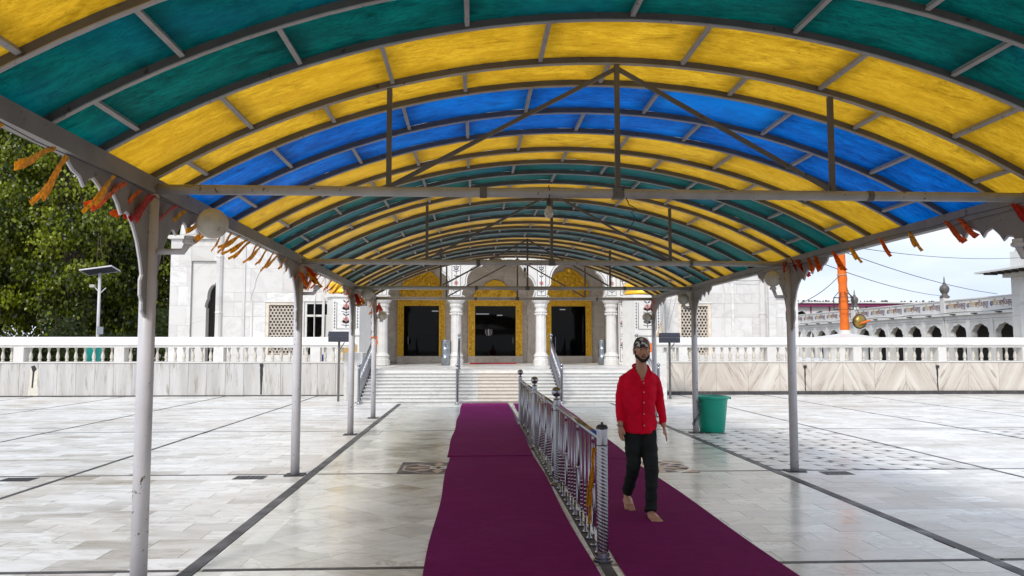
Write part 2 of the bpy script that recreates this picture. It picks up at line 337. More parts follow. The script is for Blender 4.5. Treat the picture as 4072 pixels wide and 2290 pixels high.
# ------------------------------------------------------------------ ground and courtyard floor
g = MB().add([(-300, -200, -.03), (300, -200, -.03), (300, 400, -.03), (-300, 400, -.03)], [(0, 1, 2, 3)]).build('ground', M['ground'], fix=False); tag(g, kind='structure')
floor = MB().add([(-24, -12, -.008), (26, -12, -.008), (26, 26.9, -.008), (-24, 26.9, -.008)], [(0, 1, 2, 3)]).build('courtyard_floor', M['grout'], fix=False); tag(floor, kind='structure')
LX = [-20.2, -17.2, -14.25, -11.3, -8.1, -5.1, -2.07, 4.02, 6.95, 9.85, 12.95, 15.95, 19, 22]
LY = [-8.5, -3, 1.6, 6.1, 10.52, 15.75, 21.5, 26.75]
HW = .035
tiles = []                                              # (poly, rnd, mat)
def run_bond(x0, x1, y0, y1, mat, tw=.62, th=.30, along='x'):
    n = max(1, round((y1 - y0) / th)); th = (y1 - y0) / n
    for j in range(n):
        off = (j % 2) * tw * .5 + rng.uniform(-.06, .06); x = x0 - tw + off
        while x < x1:
            p = clip([(x, y0 + j * th), (x + tw, y0 + j * th), (x + tw, y0 + (j + 1) * th), (x, y0 + (j + 1) * th)], x0, x1, y0, y1)
            if p and area(p) > .006: tiles.append((p, rng.random() ** 1.4, mat))
            x += tw
def diamonds(x0, x1, y0, y1, mat, s=.42):
    c = s / math.sqrt(2)
    for i in range(-1, int((x1 - x0) / c) + 3):
        for j in range(-1, int((y1 - y0) / c) + 3):
            if (i + j) % 2: continue
            cx, cy_ = x0 + i * c, y0 + j * c
            p = clip([(cx - c, cy_), (cx, cy_ - c), (cx + c, cy_), (cx, cy_ + c)], x0, x1, y0, y1)
            if p and area(p) > .004: tiles.append((p, rng.random(), mat))
def triangles(x0, x1, y0, y1):
    nx = round((x1 - x0) / .36); ny = round((y1 - y0) / .36); a = (x1 - x0) / nx; b = (y1 - y0) / ny
    for i in range(nx):
        for j in range(ny):
            X, Y = x0 + i * a, y0 + j * b; k = .4
            tiles.append(([(X + a * k, Y), (X + a, Y), (X + a, Y + b * (1 - k)), (X + a * (1 - k), Y + b), (X, Y + b), (X, Y + b * k)], rng.random() * .7, 'tile'))
            tiles.append(([(X, Y), (X + a * k, Y), (X, Y + b * k)], rng.random(), 'darkstone'))
            tiles.append(([(X + a, Y + b), (X + a * (1 - k), Y + b), (X + a, Y + b * (1 - k))], .9, 'darkstone' if rng.random() < .35 else 'tile'))
for i in range(len(LX) - 1):
    for j in range(len(LY) - 1):
        x0, x1, y0, y1 = LX[i] + HW, LX[i + 1] - HW, LY[j] + HW, LY[j + 1] - HW
        if LX[i] == -2.07:
            x0 += .03; x1 -= .03
            y1_ = min(y1, 22.95)
            run_bond(x0, x0 + .28, y0, y1_, 'tile_in', .28, .75)
            for (a, b) in ((y0, y1_),):
                diamonds(x0 + .28, .915, a, b, 'tile_in')
            run_bond(1.115, x1, y0, y1_, 'tile_in')
            run_bond(.915, .965, y0, y1_, 'tile_in', .06, .5); run_bond(1.055, 1.115, y0, y1_, 'tile_in', .06, .5)
        elif LX[i] == 4.02 and LY[j] == 10.52: triangles(x0, x1, y0, y1)
        elif LX[i] == 9.85 and LY[j] == 10.52: triangles(x0, x1, y0, y1)
        else: run_bond(x0, x1, y0, y1, 'tile')
GAP = .0022
def tile_geo(poly, dz=0.0):
    n = len(poly); cx = sum(p[0] for p in poly) / n; cy_ = sum(p[1] for p in poly) / n
    q = []
    for x, y in poly:
        d = math.hypot(x - cx, y - cy_) + 1e-6; k = max(0, 1 - GAP * 1.3 / d); q.append((cx + (x - cx) * k, cy_ + (y - cy_) * k))
    return [(x, y, dz) for x, y in q] + [(x, y, -.014) for x, y in q], [tuple(range(n))] + [(i, n + i, n + (i + 1) % n, (i + 1) % n) for i in range(n)]
def seen(p):
    x = sum(q[0] for q in p) / len(p); y = sum(q[1] for q in p) / len(p)
    if y < 5.7: return None
    u = (x - .05 * y) / y
    if u < -.63 or u > .66: return None
    if -.35 < x < .9 or 1.12 < x < 2.33: return None
    return y
cand = sorted([(area(t[0]) ** .5 * -1000 / seen(t[0]) ** 1.5, k) for k, t in enumerate(tiles) if seen(t[0])])
big = set(k for _, k in cand[:296])
mass = {}
for k, (p, r, mk) in enumerate(tiles):
    vs_, fs = tile_geo(p, rng.uniform(-.0006, .0006))
    if k in big:
        me = bpy.data.meshes.new('floor_tile'); me.from_pydata(vs_, [], fs); me.materials.append(M[mk]); set_rnd(me, [r] * len(fs)); link('floor_tile', me, floor)
    else:
        mm = mass.setdefault(mk, (MB(), [])); mm[0].add(vs_, fs); mm[1].extend([r] * len(fs))
for mk, (mb, rr) in mass.items():
    me = mb.mesh('floor_tiles', M[mk], fix=False); set_rnd(me, rr); o = link('distant_floor_tiling', me, floor); o['kind'] = 'stuff'
# dark stone bands, cut into pieces
def band(x0, x1, y0, y1):
    L = max(x1 - x0, y1 - y0); n = max(1, int(L / 2.4)); ox = (x1 - x0) > (y1 - y0)
    for i in range(n):
        a, b = i / n, (i + 1) / n; e = .002 / L
        bb = MB().box(x0 + (x1 - x0) * (a + e if ox else 0), x0 + (x1 - x0) * (b - e if ox else 1), y0 + (y1 - y0) * (0 if ox else a + e), y0 + (y1 - y0) * (1 if ox else b - e), -.015, .0006)
        bb.build('stone_band', M['darkstone'], floor)
for x in LX:
    w_ = .055 if x in (-2.07, 4.02) else .028
    if x in (-2.07, 4.02): band(x - w_, x + w_, -6, 22.9)
    elif abs(x) < 16: band(x - w_, x + w_, 2, 26.7)
band(.967, 1.053, 2, 22.9)
for y in LY[2:-1]:
    for a, b in ((-17.2, -2.16), (-1.98, .91), (1.12, 3.93), (4.11, 19)): band(a, b, y - .03, y + .03)

# inlaid medallions in the canopy floor
def medallion(cx, cy_, s, kind, label):
    e = empty('inlay_medallion', (cx, cy_, 0), label, 'floor inlay', 'inlaid floor medallions')
    z = .0022; h = s / 2
    P = lambda r, a: (cx + r * math.cos(R(a)), cy_ + r * math.sin(R(a)))
    def sheet_(name, poly, mat, dz):
        MB().prism([(x, y) for x, y in poly], lambda u, v, w_: (u, v, w_), -.003, z + dz).build(name, M[mat], e)
    if kind == 0:
        sheet_('backing', [(cx - h, cy_ - h), (cx + h, cy_ - h), (cx + h, cy_ + h), (cx - h, cy_ + h)], 'darkstone', 0)
        o8 = [P(h * .99, 22.5 + 45 * i) for i in range(8)]
        for i in range(8):
            a, b = o8[i], o8[(i + 1) % 8]; k = .93
            sheet_('border_strip', [a, b, (cx + (b[0] - cx) * k, cy_ + (b[1] - cy_) * k), (cx + (a[0] - cx) * k, cy_ + (a[1] - cy_) * k)], 'pinks', .0012)
        for i in range(8):
            a = 45 * i; sheet_('petal', [P(h * .16, a), P(h * .55, a - 15), P(h * .88, a), P(h * .55, a + 15)], ('tan', 'pinks')[i % 2], .0024)
        for i in range(4):
            a = 90 * i + 45; sheet_('petal', [P(h * .1, a), P(h * .22, a - 40), P(h * .32, a), P(h * .22, a + 40)], 'cream', .0036)
    else:
        sheet_('backing', [(cx - h, cy_ - h), (cx + h, cy_ - h), (cx + h, cy_ + h), (cx - h, cy_ + h)], 'cream', 0)
        for i in range(8):
            a = 45 * i + 22; sheet_('border_strip', [P(h * .98, a - 22.5), P(h * .98, a + 22.5), P(h * .5, a + 22.5), P(h * .5, a - 22.5)], ('pinks', 'tan')[i % 2], .0006); sheet_('petal', [P(h * .1, a), P(h * .4, a - 18), P(h * .62, a), P(h * .4, a + 18)], ('tan', 'pinks')[i % 2], .0012)
            sheet_('dart', [P(h * .62, a), P(h * .95, a - 10), P(h * .98, a + 8)], 'darkstone', .0024)
            sheet_('dart', [P(h * .4, a + 20), P(h * .75, a + 16), P(h * .72, a + 28)], 'darkstone', .0036)
        for sx in (-1, 1):
            for sy in (-1, 1): sheet_('corner', [(cx + sx * h, cy_ + sy * h), (cx + sx * h * .55, cy_ + sy * h), (cx + sx * h, cy_ + sy * h * .55)], 'tan', .0048)
medallion(-.45, 10.98, 1.05, 0, 'dark square floor inlay with star flower beside left carpet')
medallion(2.45, 10.92, 1.05, 1, 'pale square floor inlay with brown darts half under right carpet')

# ------------------------------------------------------------------ carpets
def carpet_run(xa0, xa1, y0, xb0, xb1, y1, z, name, label):
    n = 40; mb = MB(); vs_ = []; fs = []; L = []
    for j in range(n + 1):
        t = j / n; y = y0 + (y1 - y0) * t; a = xa0 + (xb0 - xa0) * t + .012 * math.sin(y * 1.7 + xa0); b = xa1 + (xb1 - xa1) * t + .012 * math.sin(y * 1.3 + xa1)
        for i in range(9):
            s = i / 8; hgt = z + .0035 * noise.noise(Vector((a + (b - a) * s, y * .8, 3.1))) 
            L.append((a + (b - a) * s, y, hgt))
    for j in range(n):
        for i in range(8): fs.append((j * 9 + i, j * 9 + i + 1, (j + 1) * 9 + i + 1, (j + 1) * 9 + i))
    k = len(L); mb.add(L + [(x, y, .001) for x, y, z_ in L], fs)
    rim = [i for i in range(9)] + [(j + 1) * 9 + 8 for j in range(n)] + [n * 9 + 7 - i for i in range(8)] + [(n - 1 - j) * 9 for j in range(n - 1)]
    mb.f += [(rim[i], rim[(i + 1) % len(rim)], rim[(i + 1) % len(rim)] + k, rim[i] + k) for i in range(len(rim))]
    o = mb.build(name, M['carpet'], smooth=False); tag(o, label, 'carpet', 'purple walkway carpets'); return o
carpet_run(-.37, .905, -2, -.33, .93, 12.02, .012, 'carpet', 'near purple carpet left of the steel railing')
carpet_run(-.375, .93, 12.0, -.28, 1.03, 22.93, .022, 'carpet', 'far purple carpet left of railing ending at the stairs')
carpet_run(1.12, 2.39, -2, 1.12, 2.32, 11.6, .012, 'carpet', 'near purple carpet right of railing under the walking man')
carpet_run(1.13, 2.36, 11.65, 1.17, 2.5, 22.93, .012, 'carpet', 'far purple carpet right of railing running towards the stairs')

# ------------------------------------------------------------------ canopy
CX, CROWN, RAD, HALF = 1.0, 3.71, 6.3, 3.21
AMAX = math.asin(HALF / RAD)
def arc(s, dr=0.0):
    a = s / RAD; return CX + (RAD + dr) * math.sin(a), CROWN - RAD + (RAD + dr) * math.cos(a)
SM = AMAX * RAD
ribs = [-3.6, -3.0, -2.35, -1.75, -1.15, -.55, .05, .65, 1.25, 1.85, 2.4, 3.0, 3.6, 4.25, 4.87, 5.65, 6.15, 6.89, 7.56, 8.28, 8.85, 9.39, 9.97, 10.45, 11.2, 11.9, 12.6, 13.3, 13.85, 14.35, 15.02, 15.6, 16.2, 16.8, 17.5, 17.95, 18.5]
def colour(y): return ('blue', 'yellow', 'teal', 'yellow')[int((y + 10) / 1.22) % 4]
TR = [-3.6, 1.25, 5.65, 10.45, 15.1, 18.5]
canopy = empty('walkway_canopy', (CX, 7.5, 0), 'arched canopy of yellow, teal and blue sheets on grey posts over the walkway', 'canopy')
def arc_strip(y, hw, r0, r1, n=30):
    vs_ = []; fs = []
    for i in range(n + 1):
        q = -SM - .05 + 2 * (SM + .05) * i / n; (xa, za), (xb, zb) = arc(q, r0), arc(q, r1)
        vs_ += [(xa, y - hw, za), (xa, y + hw, za), (xb, y + hw, zb), (xb, y - hw, zb)]
    for i in range(n):
        for q in range(4): fs.append((i * 4 + q, i * 4 + (q + 1) % 4, (i + 1) * 4 + (q + 1) % 4, (i + 1) * 4 + q))
    return MB().add(vs_, fs + [(0, 1, 2, 3), (n * 4 + 3, n * 4 + 2, n * 4 + 1, n * 4)])
for y in ribs:
    rb = arc_strip(y, .015, .0072, .05).build('arch_rib', M['frame'], canopy)  # dark web colour stands in for the shaded rib sides
    arc_strip(y, .017, 0, .007).build('lit_underside', M['lit_underside'], rb)  # pale strip painted as the lit underside of the rib
for k in range(len(ribs) - 1):
    y0, y1 = ribs[k], ribs[k + 1]; centred = (k % 2) == (ribs.index(5.65) % 2)
    # colour pairs meet at every second rib
    PB = {4.87: 'yellow', 5.65: 'yellow', 6.15: 'blue', 6.89: 'blue', 7.56: 'yellow', 8.28: 'yellow', 8.85: 'teal', 9.39: 'teal', 9.97: 'yellow', 10.45: 'yellow', 11.2: 'teal', 11.9: 'teal', 12.6: 'yellow', 13.3: 'yellow', 13.85: 'teal', 14.35: 'teal', 15.02: 'yellow', 15.6: 'yellow', 16.2: 'teal', 16.8: 'teal', 17.5: 'yellow', 17.95: 'yellow', 3.6: 'teal', 4.25: 'teal', 2.4: 'yellow', 3.0: 'yellow'}
    colr = PB.get(y0) or colour(y0)
    ps = [1.05 * i for i in range(-3, 4)] if centred else [1.05 * (i + .5) for i in range(-3, 3)]
    ps = [p + rng.uniform(-.015, .015) for p in ps]
    for p in ps:                                       # purlins
        mb = MB(); (xa, za), (xb, zb) = arc(p, .018), arc(p, .049); a = p / RAD; dx, dz = .014 * math.cos(a), -.014 * math.sin(a)
        mb.add([(xa - dx, y0 + .021, za - dz), (xa + dx, y0 + .021, za + dz), (xb + dx, y0 + .021, zb + dz), (xb - dx, y0 + .021, zb - dz),
                (xa - dx, y1 - .021, za - dz), (xa + dx, y1 - .021, za + dz), (xb + dx, y1 - .021, zb + dz), (xb - dx, y1 - .021, zb - dz)],
               [(0, 1, 2, 3), (7, 6, 5, 4), (0, 4, 5, 1), (1, 5, 6, 2), (2, 6, 7, 3), (3, 7, 4, 0)])
        mb.build('purlin', M['lit_underside'], canopy)
    ed = [-SM - .12] + ps + [SM + .12]
    for i in range(len(ed) - 1):
        mb = MB(); QS = [0, .05, .14, .32, .5, .68, .86, .95, 1]; HS = [0, .07, .2, .5, .8, .93, 1]; n = len(QS) - 1; m_ = len(HS) - 1; vs_ = []; fs = []; shade_v = []
        for q in range(n + 1):
            s = ed[i] + (ed[i + 1] - ed[i]) * QS[q]
            for h in range(m_ + 1):
                y = y0 + .001 + (y1 - y0 - .002) * HS[h]; sag = -.012 * math.sin(math.pi * HS[h]) * math.sin(math.pi * QS[q]); shade_v.append(max((1, .75, .12, 0, .12, .55, 1)[h], (1, .7, .1, 0, 0, 0, .1, .7, 1)[q]))
                x, z = arc(s, .053 + sag + .003 * noise.noise(Vector((s * 3, y * 3, 0)))); vs_.append((x, y, z))
        for q in range(n):
            for h in range(m_): fs.append((q * (m_ + 1) + h, (q + 1) * (m_ + 1) + h, (q + 1) * (m_ + 1) + h + 1, q * (m_ + 1) + h + 1))
        o = mb.add(vs_, fs).build('roof_panel', M[colr], canopy, True, False); at = o.data.attributes.new('edge_shade', 'FLOAT', 'POINT'); at.data.foreach_set('value', shade_v)  # per-vertex painted shade, strongest along the panel borders
for sx, x in ((-1, -2.26), (1, 4.26)):                  # eave beams
    for a, b in zip(TR[:-1], TR[1:]):
        MB().box(x - .045, x + .045, a + .003, b - .003, 2.715, 2.825).build('eave_beam', M['paint_shaded'], canopy)
    MB().tube([(x + sx * .06, -3.5, 2.84), (x + sx * .06, 18.5, 2.84)], .018, 6).build('gutter_rod', M['paint'], canopy)
PX = (-2.26, 4.26)
prof = [(.05, 1.86), (.10, 1.90), (.10, 1.96), (.135, 2.0), (.14, 2.1), (.115, 2.14), (.15, 2.24), (.21, 2.36), (.28, 2.45), (.36, 2.52), (.42, 2.53), (.47, 2.50), (.52, 2.56), (.60, 2.62), (.68, 2.60), (.72, 2.56), (.77, 2.62), (.86, 2.655), (.93, 2.63), (.97, 2.58), (1.02, 2.63), (1.10, 2.65), (1.15, 2.68), (1.17, 2.714)]
def bracket(x, y, d, par):
    pl = [(.055, 2.714)] + prof
    MB().prism(pl, lambda u, v, w_: (x + w_, y + d * u, v), -.014, .014).build('bracket', M['paint_shaded'], par)
    MB().tube([(x, y + d * (u + .004), v - .004) for u, v in prof], .012, 5).build('bracket_rim', M['paint'], par)
for y in TR:
    for x in PX:
        post = MB().tube([(x, y, .012), (x, y, 2.714)], .056, 16).build('post', M['paint'], canopy, True)
        MB().box(x - .12, x + .12, y - .12, y + .12, .003, .013).build('base_plate', M['plate'], post)
        for d in (-1, 1):
            if (y == 18.5 and d == 1): continue
            bracket(x, y, d, post)
    tie = MB().tube([(PX[0], y, 2.75), (PX[1], y, 2.75)], .036, 10).build('tie_beam', M['lit_underside'], canopy, True)
    sid = [CX - 1.6, CX + 1.64]
    for xs in sid + [CX + .05]:
        zt = arc(math.asin((xs - CX) / RAD) * RAD)[1]
        MB().box(xs - .018, xs + .018, y - .018, y + .018, 2.78, zt - .005).build('truss_upright', M['frame'], canopy)
    for xs in sid:
        MB().tube([(CX + .05, y, CROWN - .03), (xs + (.03 if xs < CX else -.03), y, 2.8)], .02, 4).build('truss_brace', M['frame'], canopy)
    MB().tube([(CX - .95, y, 2.75), (CX - .90, y, 2.75)], .041, 10).build('pipe_clamp', M['frame'], canopy)
    MB().tube([(CX + 1.9, y, 2.75), (CX + 1.94, y, 2.75)], .041, 10).build('pipe_clamp', M['frame'], canopy)
    MB().box(CX + .01, CX + .09, y - .038, y + .038, 2.712, 2.785).build('gusset', M['frame'], canopy)

# ------------------------------------------------------------------ globe lamps
def lamp(x, y, sgn, globe, label, dx=.17, gz=2.52, arm_z=2.31, tilt=0.0, name='globe_lamp'):
    e = empty(name, (x, y, 0), label, 'lamp', 'lamps on the canopy posts')
    xe = x + sgn * (.062 + dx)
    MB().tube([(x + sgn * .058, y, arm_z), (xe, y, arm_z), (xe + sgn * .04, y, gz - .1)], [.022, .024, .026], 8).build('arm', M['paint'], e, True)
    MB().lathe([(.03, 0), (.045, .01), (.045, .03), (.035, .035), (.035, .06)], (xe + sgn * .04, y, gz - .12), 10).build('socket', M['paint'], e)
    if globe: MB().ball((xe + sgn * (.04 + tilt), y, gz + .03), .108, 20).build('globe', M['globe'], e, True)
lamp(-2.26, 5.65, 1, True, 'speckled globe lamp on nearest left canopy post', .17, 2.48, 2.31, .16)
lamp(-2.26, 10.45, 1, False, 'lamp arm without a globe on second left canopy post', .13, 2.5, 2.33)
lamp(-2.26, 15.1, 1, True, 'globe lamp on third left canopy post', .17, 2.6, 2.42)
lamp(-2.26, 18.5, 1, True, 'globe lamp with short arm on last left canopy post', .06, 2.32, 2.30, .03)
lamp(4.26, 5.65, -1, False, 'bare lamp arm on nearest right canopy post at picture edge', .13, 2.5, 2.31)
lamp(4.26, 10.45, -1, True, 'globe lamp on right canopy post before the flagpole', .13, 2.52, 2.31)
lamp(4.26, 15.1, -1, True, 'globe lamp on right post above the green bin', .10, 2.52, 2.36)
lamp(4.26, 18.5, -1, True, 'globe lamp on last right canopy post behind the man', .06, 2.30, 2.28)
def bulb(x, y, z, ztop, label):
    e = empty('light_bulb', (x, y, z), label, 'light bulb', 'bulbs hung from tie beams')
    MB().tube([(x, y - .03, ztop), (x + .008, y - .03, (z + ztop) / 2 + .05), (x, y - .03, z + .1)], .004, 5).build('cord', M['wire'], e)
    MB().lathe([(.014, 0), (.017, .01), (.017, .05), (.01, .055)], (x, y - .03, z + .055), 8).build('socket', M['plate'], e)
    MB().lathe([(.003, -.035), (.024, -.025), (.034, 0), (.026, .03), (.014, .055)], (x, y - .03, z), 12).build('bulb', M['globe'], e, True)
bulb(.545, 5.65, 2.595, 2.80, 'clear bulb hanging on a cord from the nearest tie beam')
bulb(.69, 10.45, 2.57, 2.78, 'bulb hanging on a cord from the second tie beam')
tag(MB().tube([(1.1, 5.6, 2.71), (1.12, 5.59, 2.66), (1.17, 5.58, 2.63), (1.13, 5.58, 2.60), (1.16, 5.58, 2.57), (1.14, 5.57, 2.52), (1.10, 5.57, 2.46)], .004, 5).build('loose_wire', M['wire']), 'black loose wire dangling below the nearest truss gusset', 'wire')

# ------------------------------------------------------------------ foil bunting
FOILS = ('foil_gold', 'foil_orange', 'foil_red')
fm = {}
def ribbon_mesh(mk, v):
    r_ = random.Random(v * 7 + 1); mb = MB()
    for k in range(2):
        L = r_.uniform(.17, .25); wd = r_.uniform(.016, .026); d = r_.uniform(-.06, .06); pts = []
        for i in range(5):
            t = i / 4; c = Vector((-L * t * (.75 + d), -.03 * t + .02 * k, -L * t * (.72 - d) + .01 * math.sin(6 * t + k)))
            u = Vector((.45, .6, -.5)).normalized() * wd * (.4 + .6 * t)
            pts.append((c - u, c + u))
        vs_ = [p for q in pts for p in q] + [Vector(p) + Vector((.0012, .0012, .0012)) for q in pts for p in q]
        fs = []
        for i in range(4):
            a = 2 * i; fs += [(a, a + 1, a + 3, a + 2), (10 + a + 2, 10 + a + 3, 10 + a + 1, 10 + a), (a, a + 2, a + 12, a + 10), (a + 1, a + 11, a + 13, a + 3)]
        mb.add(vs_, fs)
    return mb.mesh('ribbon', M[mk], False, False)
for mk in FOILS:
    for v in range(4): fm[mk, v] = ribbon_mesh(mk, v + 10 * FOILS.index(mk))
def bunting(x, label, items):
    e = empty('foil_bunting', (x, 10, 2.68), label, 'bunting')
    MB().tube([(x, 3.0 + i * .5, 2.675 + (.07 if x > 0 else 0) + .012 * math.sin(i * 2.1)) for i in range(32)], .003, 4).build('string', M['wire'], e)
    for y, mk, dz, rz in items:
        o = link('ribbon', fm[mk, rng.randrange(4)], e, (x + rng.uniform(-.02, .02), y, 2.672 + dz + (.07 if x > 0 else 0))); o.rotation_euler = (rng.uniform(-.15, .15), rng.uniform(-.25, .2), rz + (.75 if x < 0 else 0) + rng.uniform(-.3, .3)); s = rng.uniform(.85, 1.2) * (1.25 if y < 6.2 else 1); o.scale = (s, s, s)
it = [(y, 'foil_gold' if y < 4.95 else 'foil_orange', 0, 0) for y in (3.55, 3.72, 4.18, 4.36, 4.86, 5.08)] + [(5.3, 'foil_orange', 0, 0), (5.42, 'foil_red', 0, 0), (5.5, 'foil_red', 0, .3), (5.9, 'foil_red', 0, .2), (6.1, 'foil_gold', 0, 0)]
y = 6.5
while y < 9.9: it.append((y, 'foil_gold', 0, 0)); y += rng.uniform(.12, .34)
for yc in (10.1, 14.8, 18.3):
    for q in range(13): it.append((yc + rng.uniform(0, .8), rng.choice(('foil_orange', 'foil_red', 'foil_orange', 'foil_gold')), rng.uniform(-.12, 0), rng.uniform(-.5, 1.5)))
y = 11.2
while y < 18: it.append((y, rng.choice(('foil_gold', 'foil_gold', 'foil_orange')), 0, 0)); y += rng.uniform(.15, .4)
bunting(-2.17, 'gold, orange and red foil bunting along the left canopy eave', it)
it = [(y, rng.choice(FOILS[:2]), 0, math.pi / 2) for y in (6.6, 6.75, 7.4, 7.9, 8.6, 9.0, 9.5, 9.7)] + [(10.2 + rng.uniform(-.3, .4), 'foil_red', rng.uniform(-.06, .05), rng.uniform(0, 3)) for q in range(9)] + [(5.9, 'foil_red', 0, 1)] + [(18.2 + rng.uniform(-.2, .3), 'foil_red', rng.uniform(-.2, 0), 1.2) for q in range(3)]
bunting(4.195, 'sparse red and orange foil bunting along the right canopy eave', it)
tag(MB().tube([(-2.26 + .069 * math.cos(i * .5), 18.5 + .069 * math.sin(i * .5), 1.85) for i in range(13)], .016, 5).tube([(-2.2, 18.43, 1.84), (-2.17, 18.41, 1.74), (-2.19, 18.41, 1.66)], .014, 5).build('tied_ribbon', M['orange']), 'orange cloth tied round the last left canopy post', 'ribbon')

# ------------------------------------------------------------------ steel railing in the walkway
def twisted_post(x, y, h, r, turns, ball, name, par, tip=False):
    n = 20; m_ = int(turns * 8); vs_ = []; fs = []
    z0, z1 = .07, h * .86
    for j in range(m_ + 1):
        z = z0 + (z1 - z0) * j / m_
        for i in range(n):
            a = 2 * math.pi * i / n; rr = r * (1 + .05 * (abs(math.sin((a * 4 + 2 * math.pi * turns * j / m_) / 2)) ** .7 - .6)); vs_.append((x + rr * math.cos(a), y + rr * math.sin(a), z))
    for j in range(m_):
        for i in range(n): fs.append((j * n + i, j * n + (i + 1) % n, (j + 1) * n + (i + 1) % n, (j + 1) * n + i))
    o = MB().add(vs_, fs).lathe([(r * .98, z1), (r, z1 + .01), (r, h - .02), (r * .92, h), (r * .3, h + .005)], (x, y, 0), 18).build(name, M['chrome'], par, True)
    MB().lathe([(r * 1.75, .004), (r * 1.75, .016), (r * 1.5, .024), (r * 1.5, .034), (r * 1.25, .042), (r * 1.2, .07), (r, .075)], (x, y, 0), 18).build('base_flange', M['chrome'], o)
    if ball:
        MB().lathe([(r * .6, h), (r * .4, h + .012), (r * .4, h + .03)], (x, y, 0), 12).ball((x, y, h + .08), .06, 18).build('ball_finial', M['chrome'], o, True)
    elif tip: MB().lathe([(r * 1.08, h - .012), (r * 1.08, h + .004), (r * .8, h + .018), (.01, h + .022), (.01, h + .04)], (x, y, 0), 16).build('cap', M['plate'], o)
    return o
rail = empty('steel_railing', (1.01, 11.4, 0), 'polished steel railing with twisted posts between the two carpets', 'railing')
RY = [6.2, 9.55, 12.9, 16.7]
for i, y in enumerate(RY): twisted_post(1.01, y, 1.02, .042 if i == 0 else .04, 30, i > 0, 'post', rail, i == 0)
rodm = MB().tube([(0, 0, .02), (0, 0, .92)], .0085, 8).lathe([(.028, 0), (.028, .012), (.014, .022), (.012, .06)], (0, 0, .003), 10)
for q in range(9): rodm.lathe([(.0085, 0), (.0115, .012), (.0085, .024)], (0, 0, .12 + q * .035), 8)
rodm = rodm.mesh('baluster', M['chrome'], True)
orn = MB().tube([(0, 0, .02), (0, 0, .16)], .01, 8).tube([(0, 0, .84), (0, 0, .92)], .01, 8).lathe([(.028, 0), (.028, .012), (.014, .022)], (0, 0, .003), 10)
for zc in (.33, .67):
    orn.tube([(0, .05 * math.sin(a), zc + .17 * math.cos(a)) for a in [2 * math.pi * i / 20 for i in range(20)]], .011, 7, True)
orn.ball((0, 0, .5), .03, 10, (.6, 1, 1)); orn = orn.mesh('ornament_baluster', M['chrome'], True)
for a, b in zip(RY[:-1], RY[1:]):
    MB().tube([(1.01, a + .05, .93), (1.01, b - .05, .93)], .027, 12).build('handrail', M['chrome'], rail, True)
    n = 14
    for k in range(1, n):
        y = a + (b - a) * k / n
        o = link('ornament_baluster' if k % 4 == 2 else 'baluster', orn if k % 4 == 2 else rodm, rail, (1.01, y, 0))
tins = MB(); rr_ = random.Random(3)
for k, (dy, ln) in enumerate(((0, .62), (.05, .5))):
    for j in range(9):
        pts = []; ph = rr_.uniform(0, 6)
        for i in range(7):
            t = i / 6; pts.append((.97 - .02 * t + rr_.uniform(-.012, .012), 6.36 + .16 * t * (1 + k * .3) + rr_.uniform(-.012, .012) + k * .05 * t, .84 - ln * t + rr_.uniform(-.01, .01)))
        tins.tube(pts, .0045, 4)
tag(tins.build('tinsel_strand', M['foil_gold']), 'gold tinsel strand hanging on the nearest railing post', 'tinsel')

# ------------------------------------------------------------------ green bin and chain, black boxes on poles
b = empty('waste_bin', (4.62, 15.25, 0), 'large green plastic bin chained to a canopy post', 'bin', 'plastic bins')
MB().lathe([(.225, .006), (.235, .02), (.30, .62), (.305, .63), (.33, .64), (.335, .66), (.33, .69), (.30, .692), (.295, .66), (.225, .03), (.01, .028)], (4.62, 15.25, 0), 28).build('body', M['green'], b, True)
for s in (-1, 1): MB().box(4.62 + s * .33, 4.62 + s * .365, 15.2, 15.3, .63, .675).build('handle', M['green'], b)
ch = empty('chain', (4.30, 15.05, .3), 'steel chain between the green bin and its post', 'chain')
cp = [(4.285, 15.02, .60), (4.30, 15.03, .56), (4.335, 15.05, .60), (4.29, 15.02, .52), (4.33, 15.03, .49), (4.30, 15.02, .45), (4.33, 15.02, .42), (4.32, 15.02, .38), (4.30, 15.02, .34), (4.28, 15.02, .30), (4.25, 15.02, .26), (4.22, 15.03, .23), (4.2, 15.04, .18)]
for i, c in enumerate(cp):
    a = i * 1.3; MB().tube([(c[0] + .022 * math.cos(t) * math.cos(a), c[1] + .012 * math.sin(a) * math.cos(t), c[2] + .03 * math.sin(t)) for t in [2 * math.pi * q / 10 for q in range(10)]], .006, 5, True).build('link', M['plate'], ch)
def pole_box(x, y, label, ph):
    e = empty('pole_box', (x, y, 0), label, 'box on pole', 'dark boxes on poles')
    MB().box(x - .03, x + .03, y - .03, y + .03, .0, ph).build('pole', M['frame'], e)
    bx = MB().box(x - .30, x + .30, y - .16, y + .16, ph + .0, ph + .155).build('tray', M['navy'], e)
    MB().prism([(-.31, ph + .16), (.31, ph + .16), (.29, ph + .31), (-.29, ph + .31)], lambda u, v, w_: (x + u, y + w_, v), -.17, .17).build('lid', M['navy'], e)
    for i in range(8): MB().box(x - .27 + i * .075, x - .255 + i * .075, y - .168, y - .161, ph + .01, ph + .15).build('rib', M['navy'], e)
    MB().tube([(x + .02, y, ph - .22), (x + .16, y, ph - .01)], .015, 5).build('strut', M['frame'], e)
pole_box(-3.98, 24.1, 'dark ribbed box on a pole left of the stairs', 1.77)
pole_box(6.2, 24.8, 'dark ribbed box on a pole right of the walking man', 1.75)

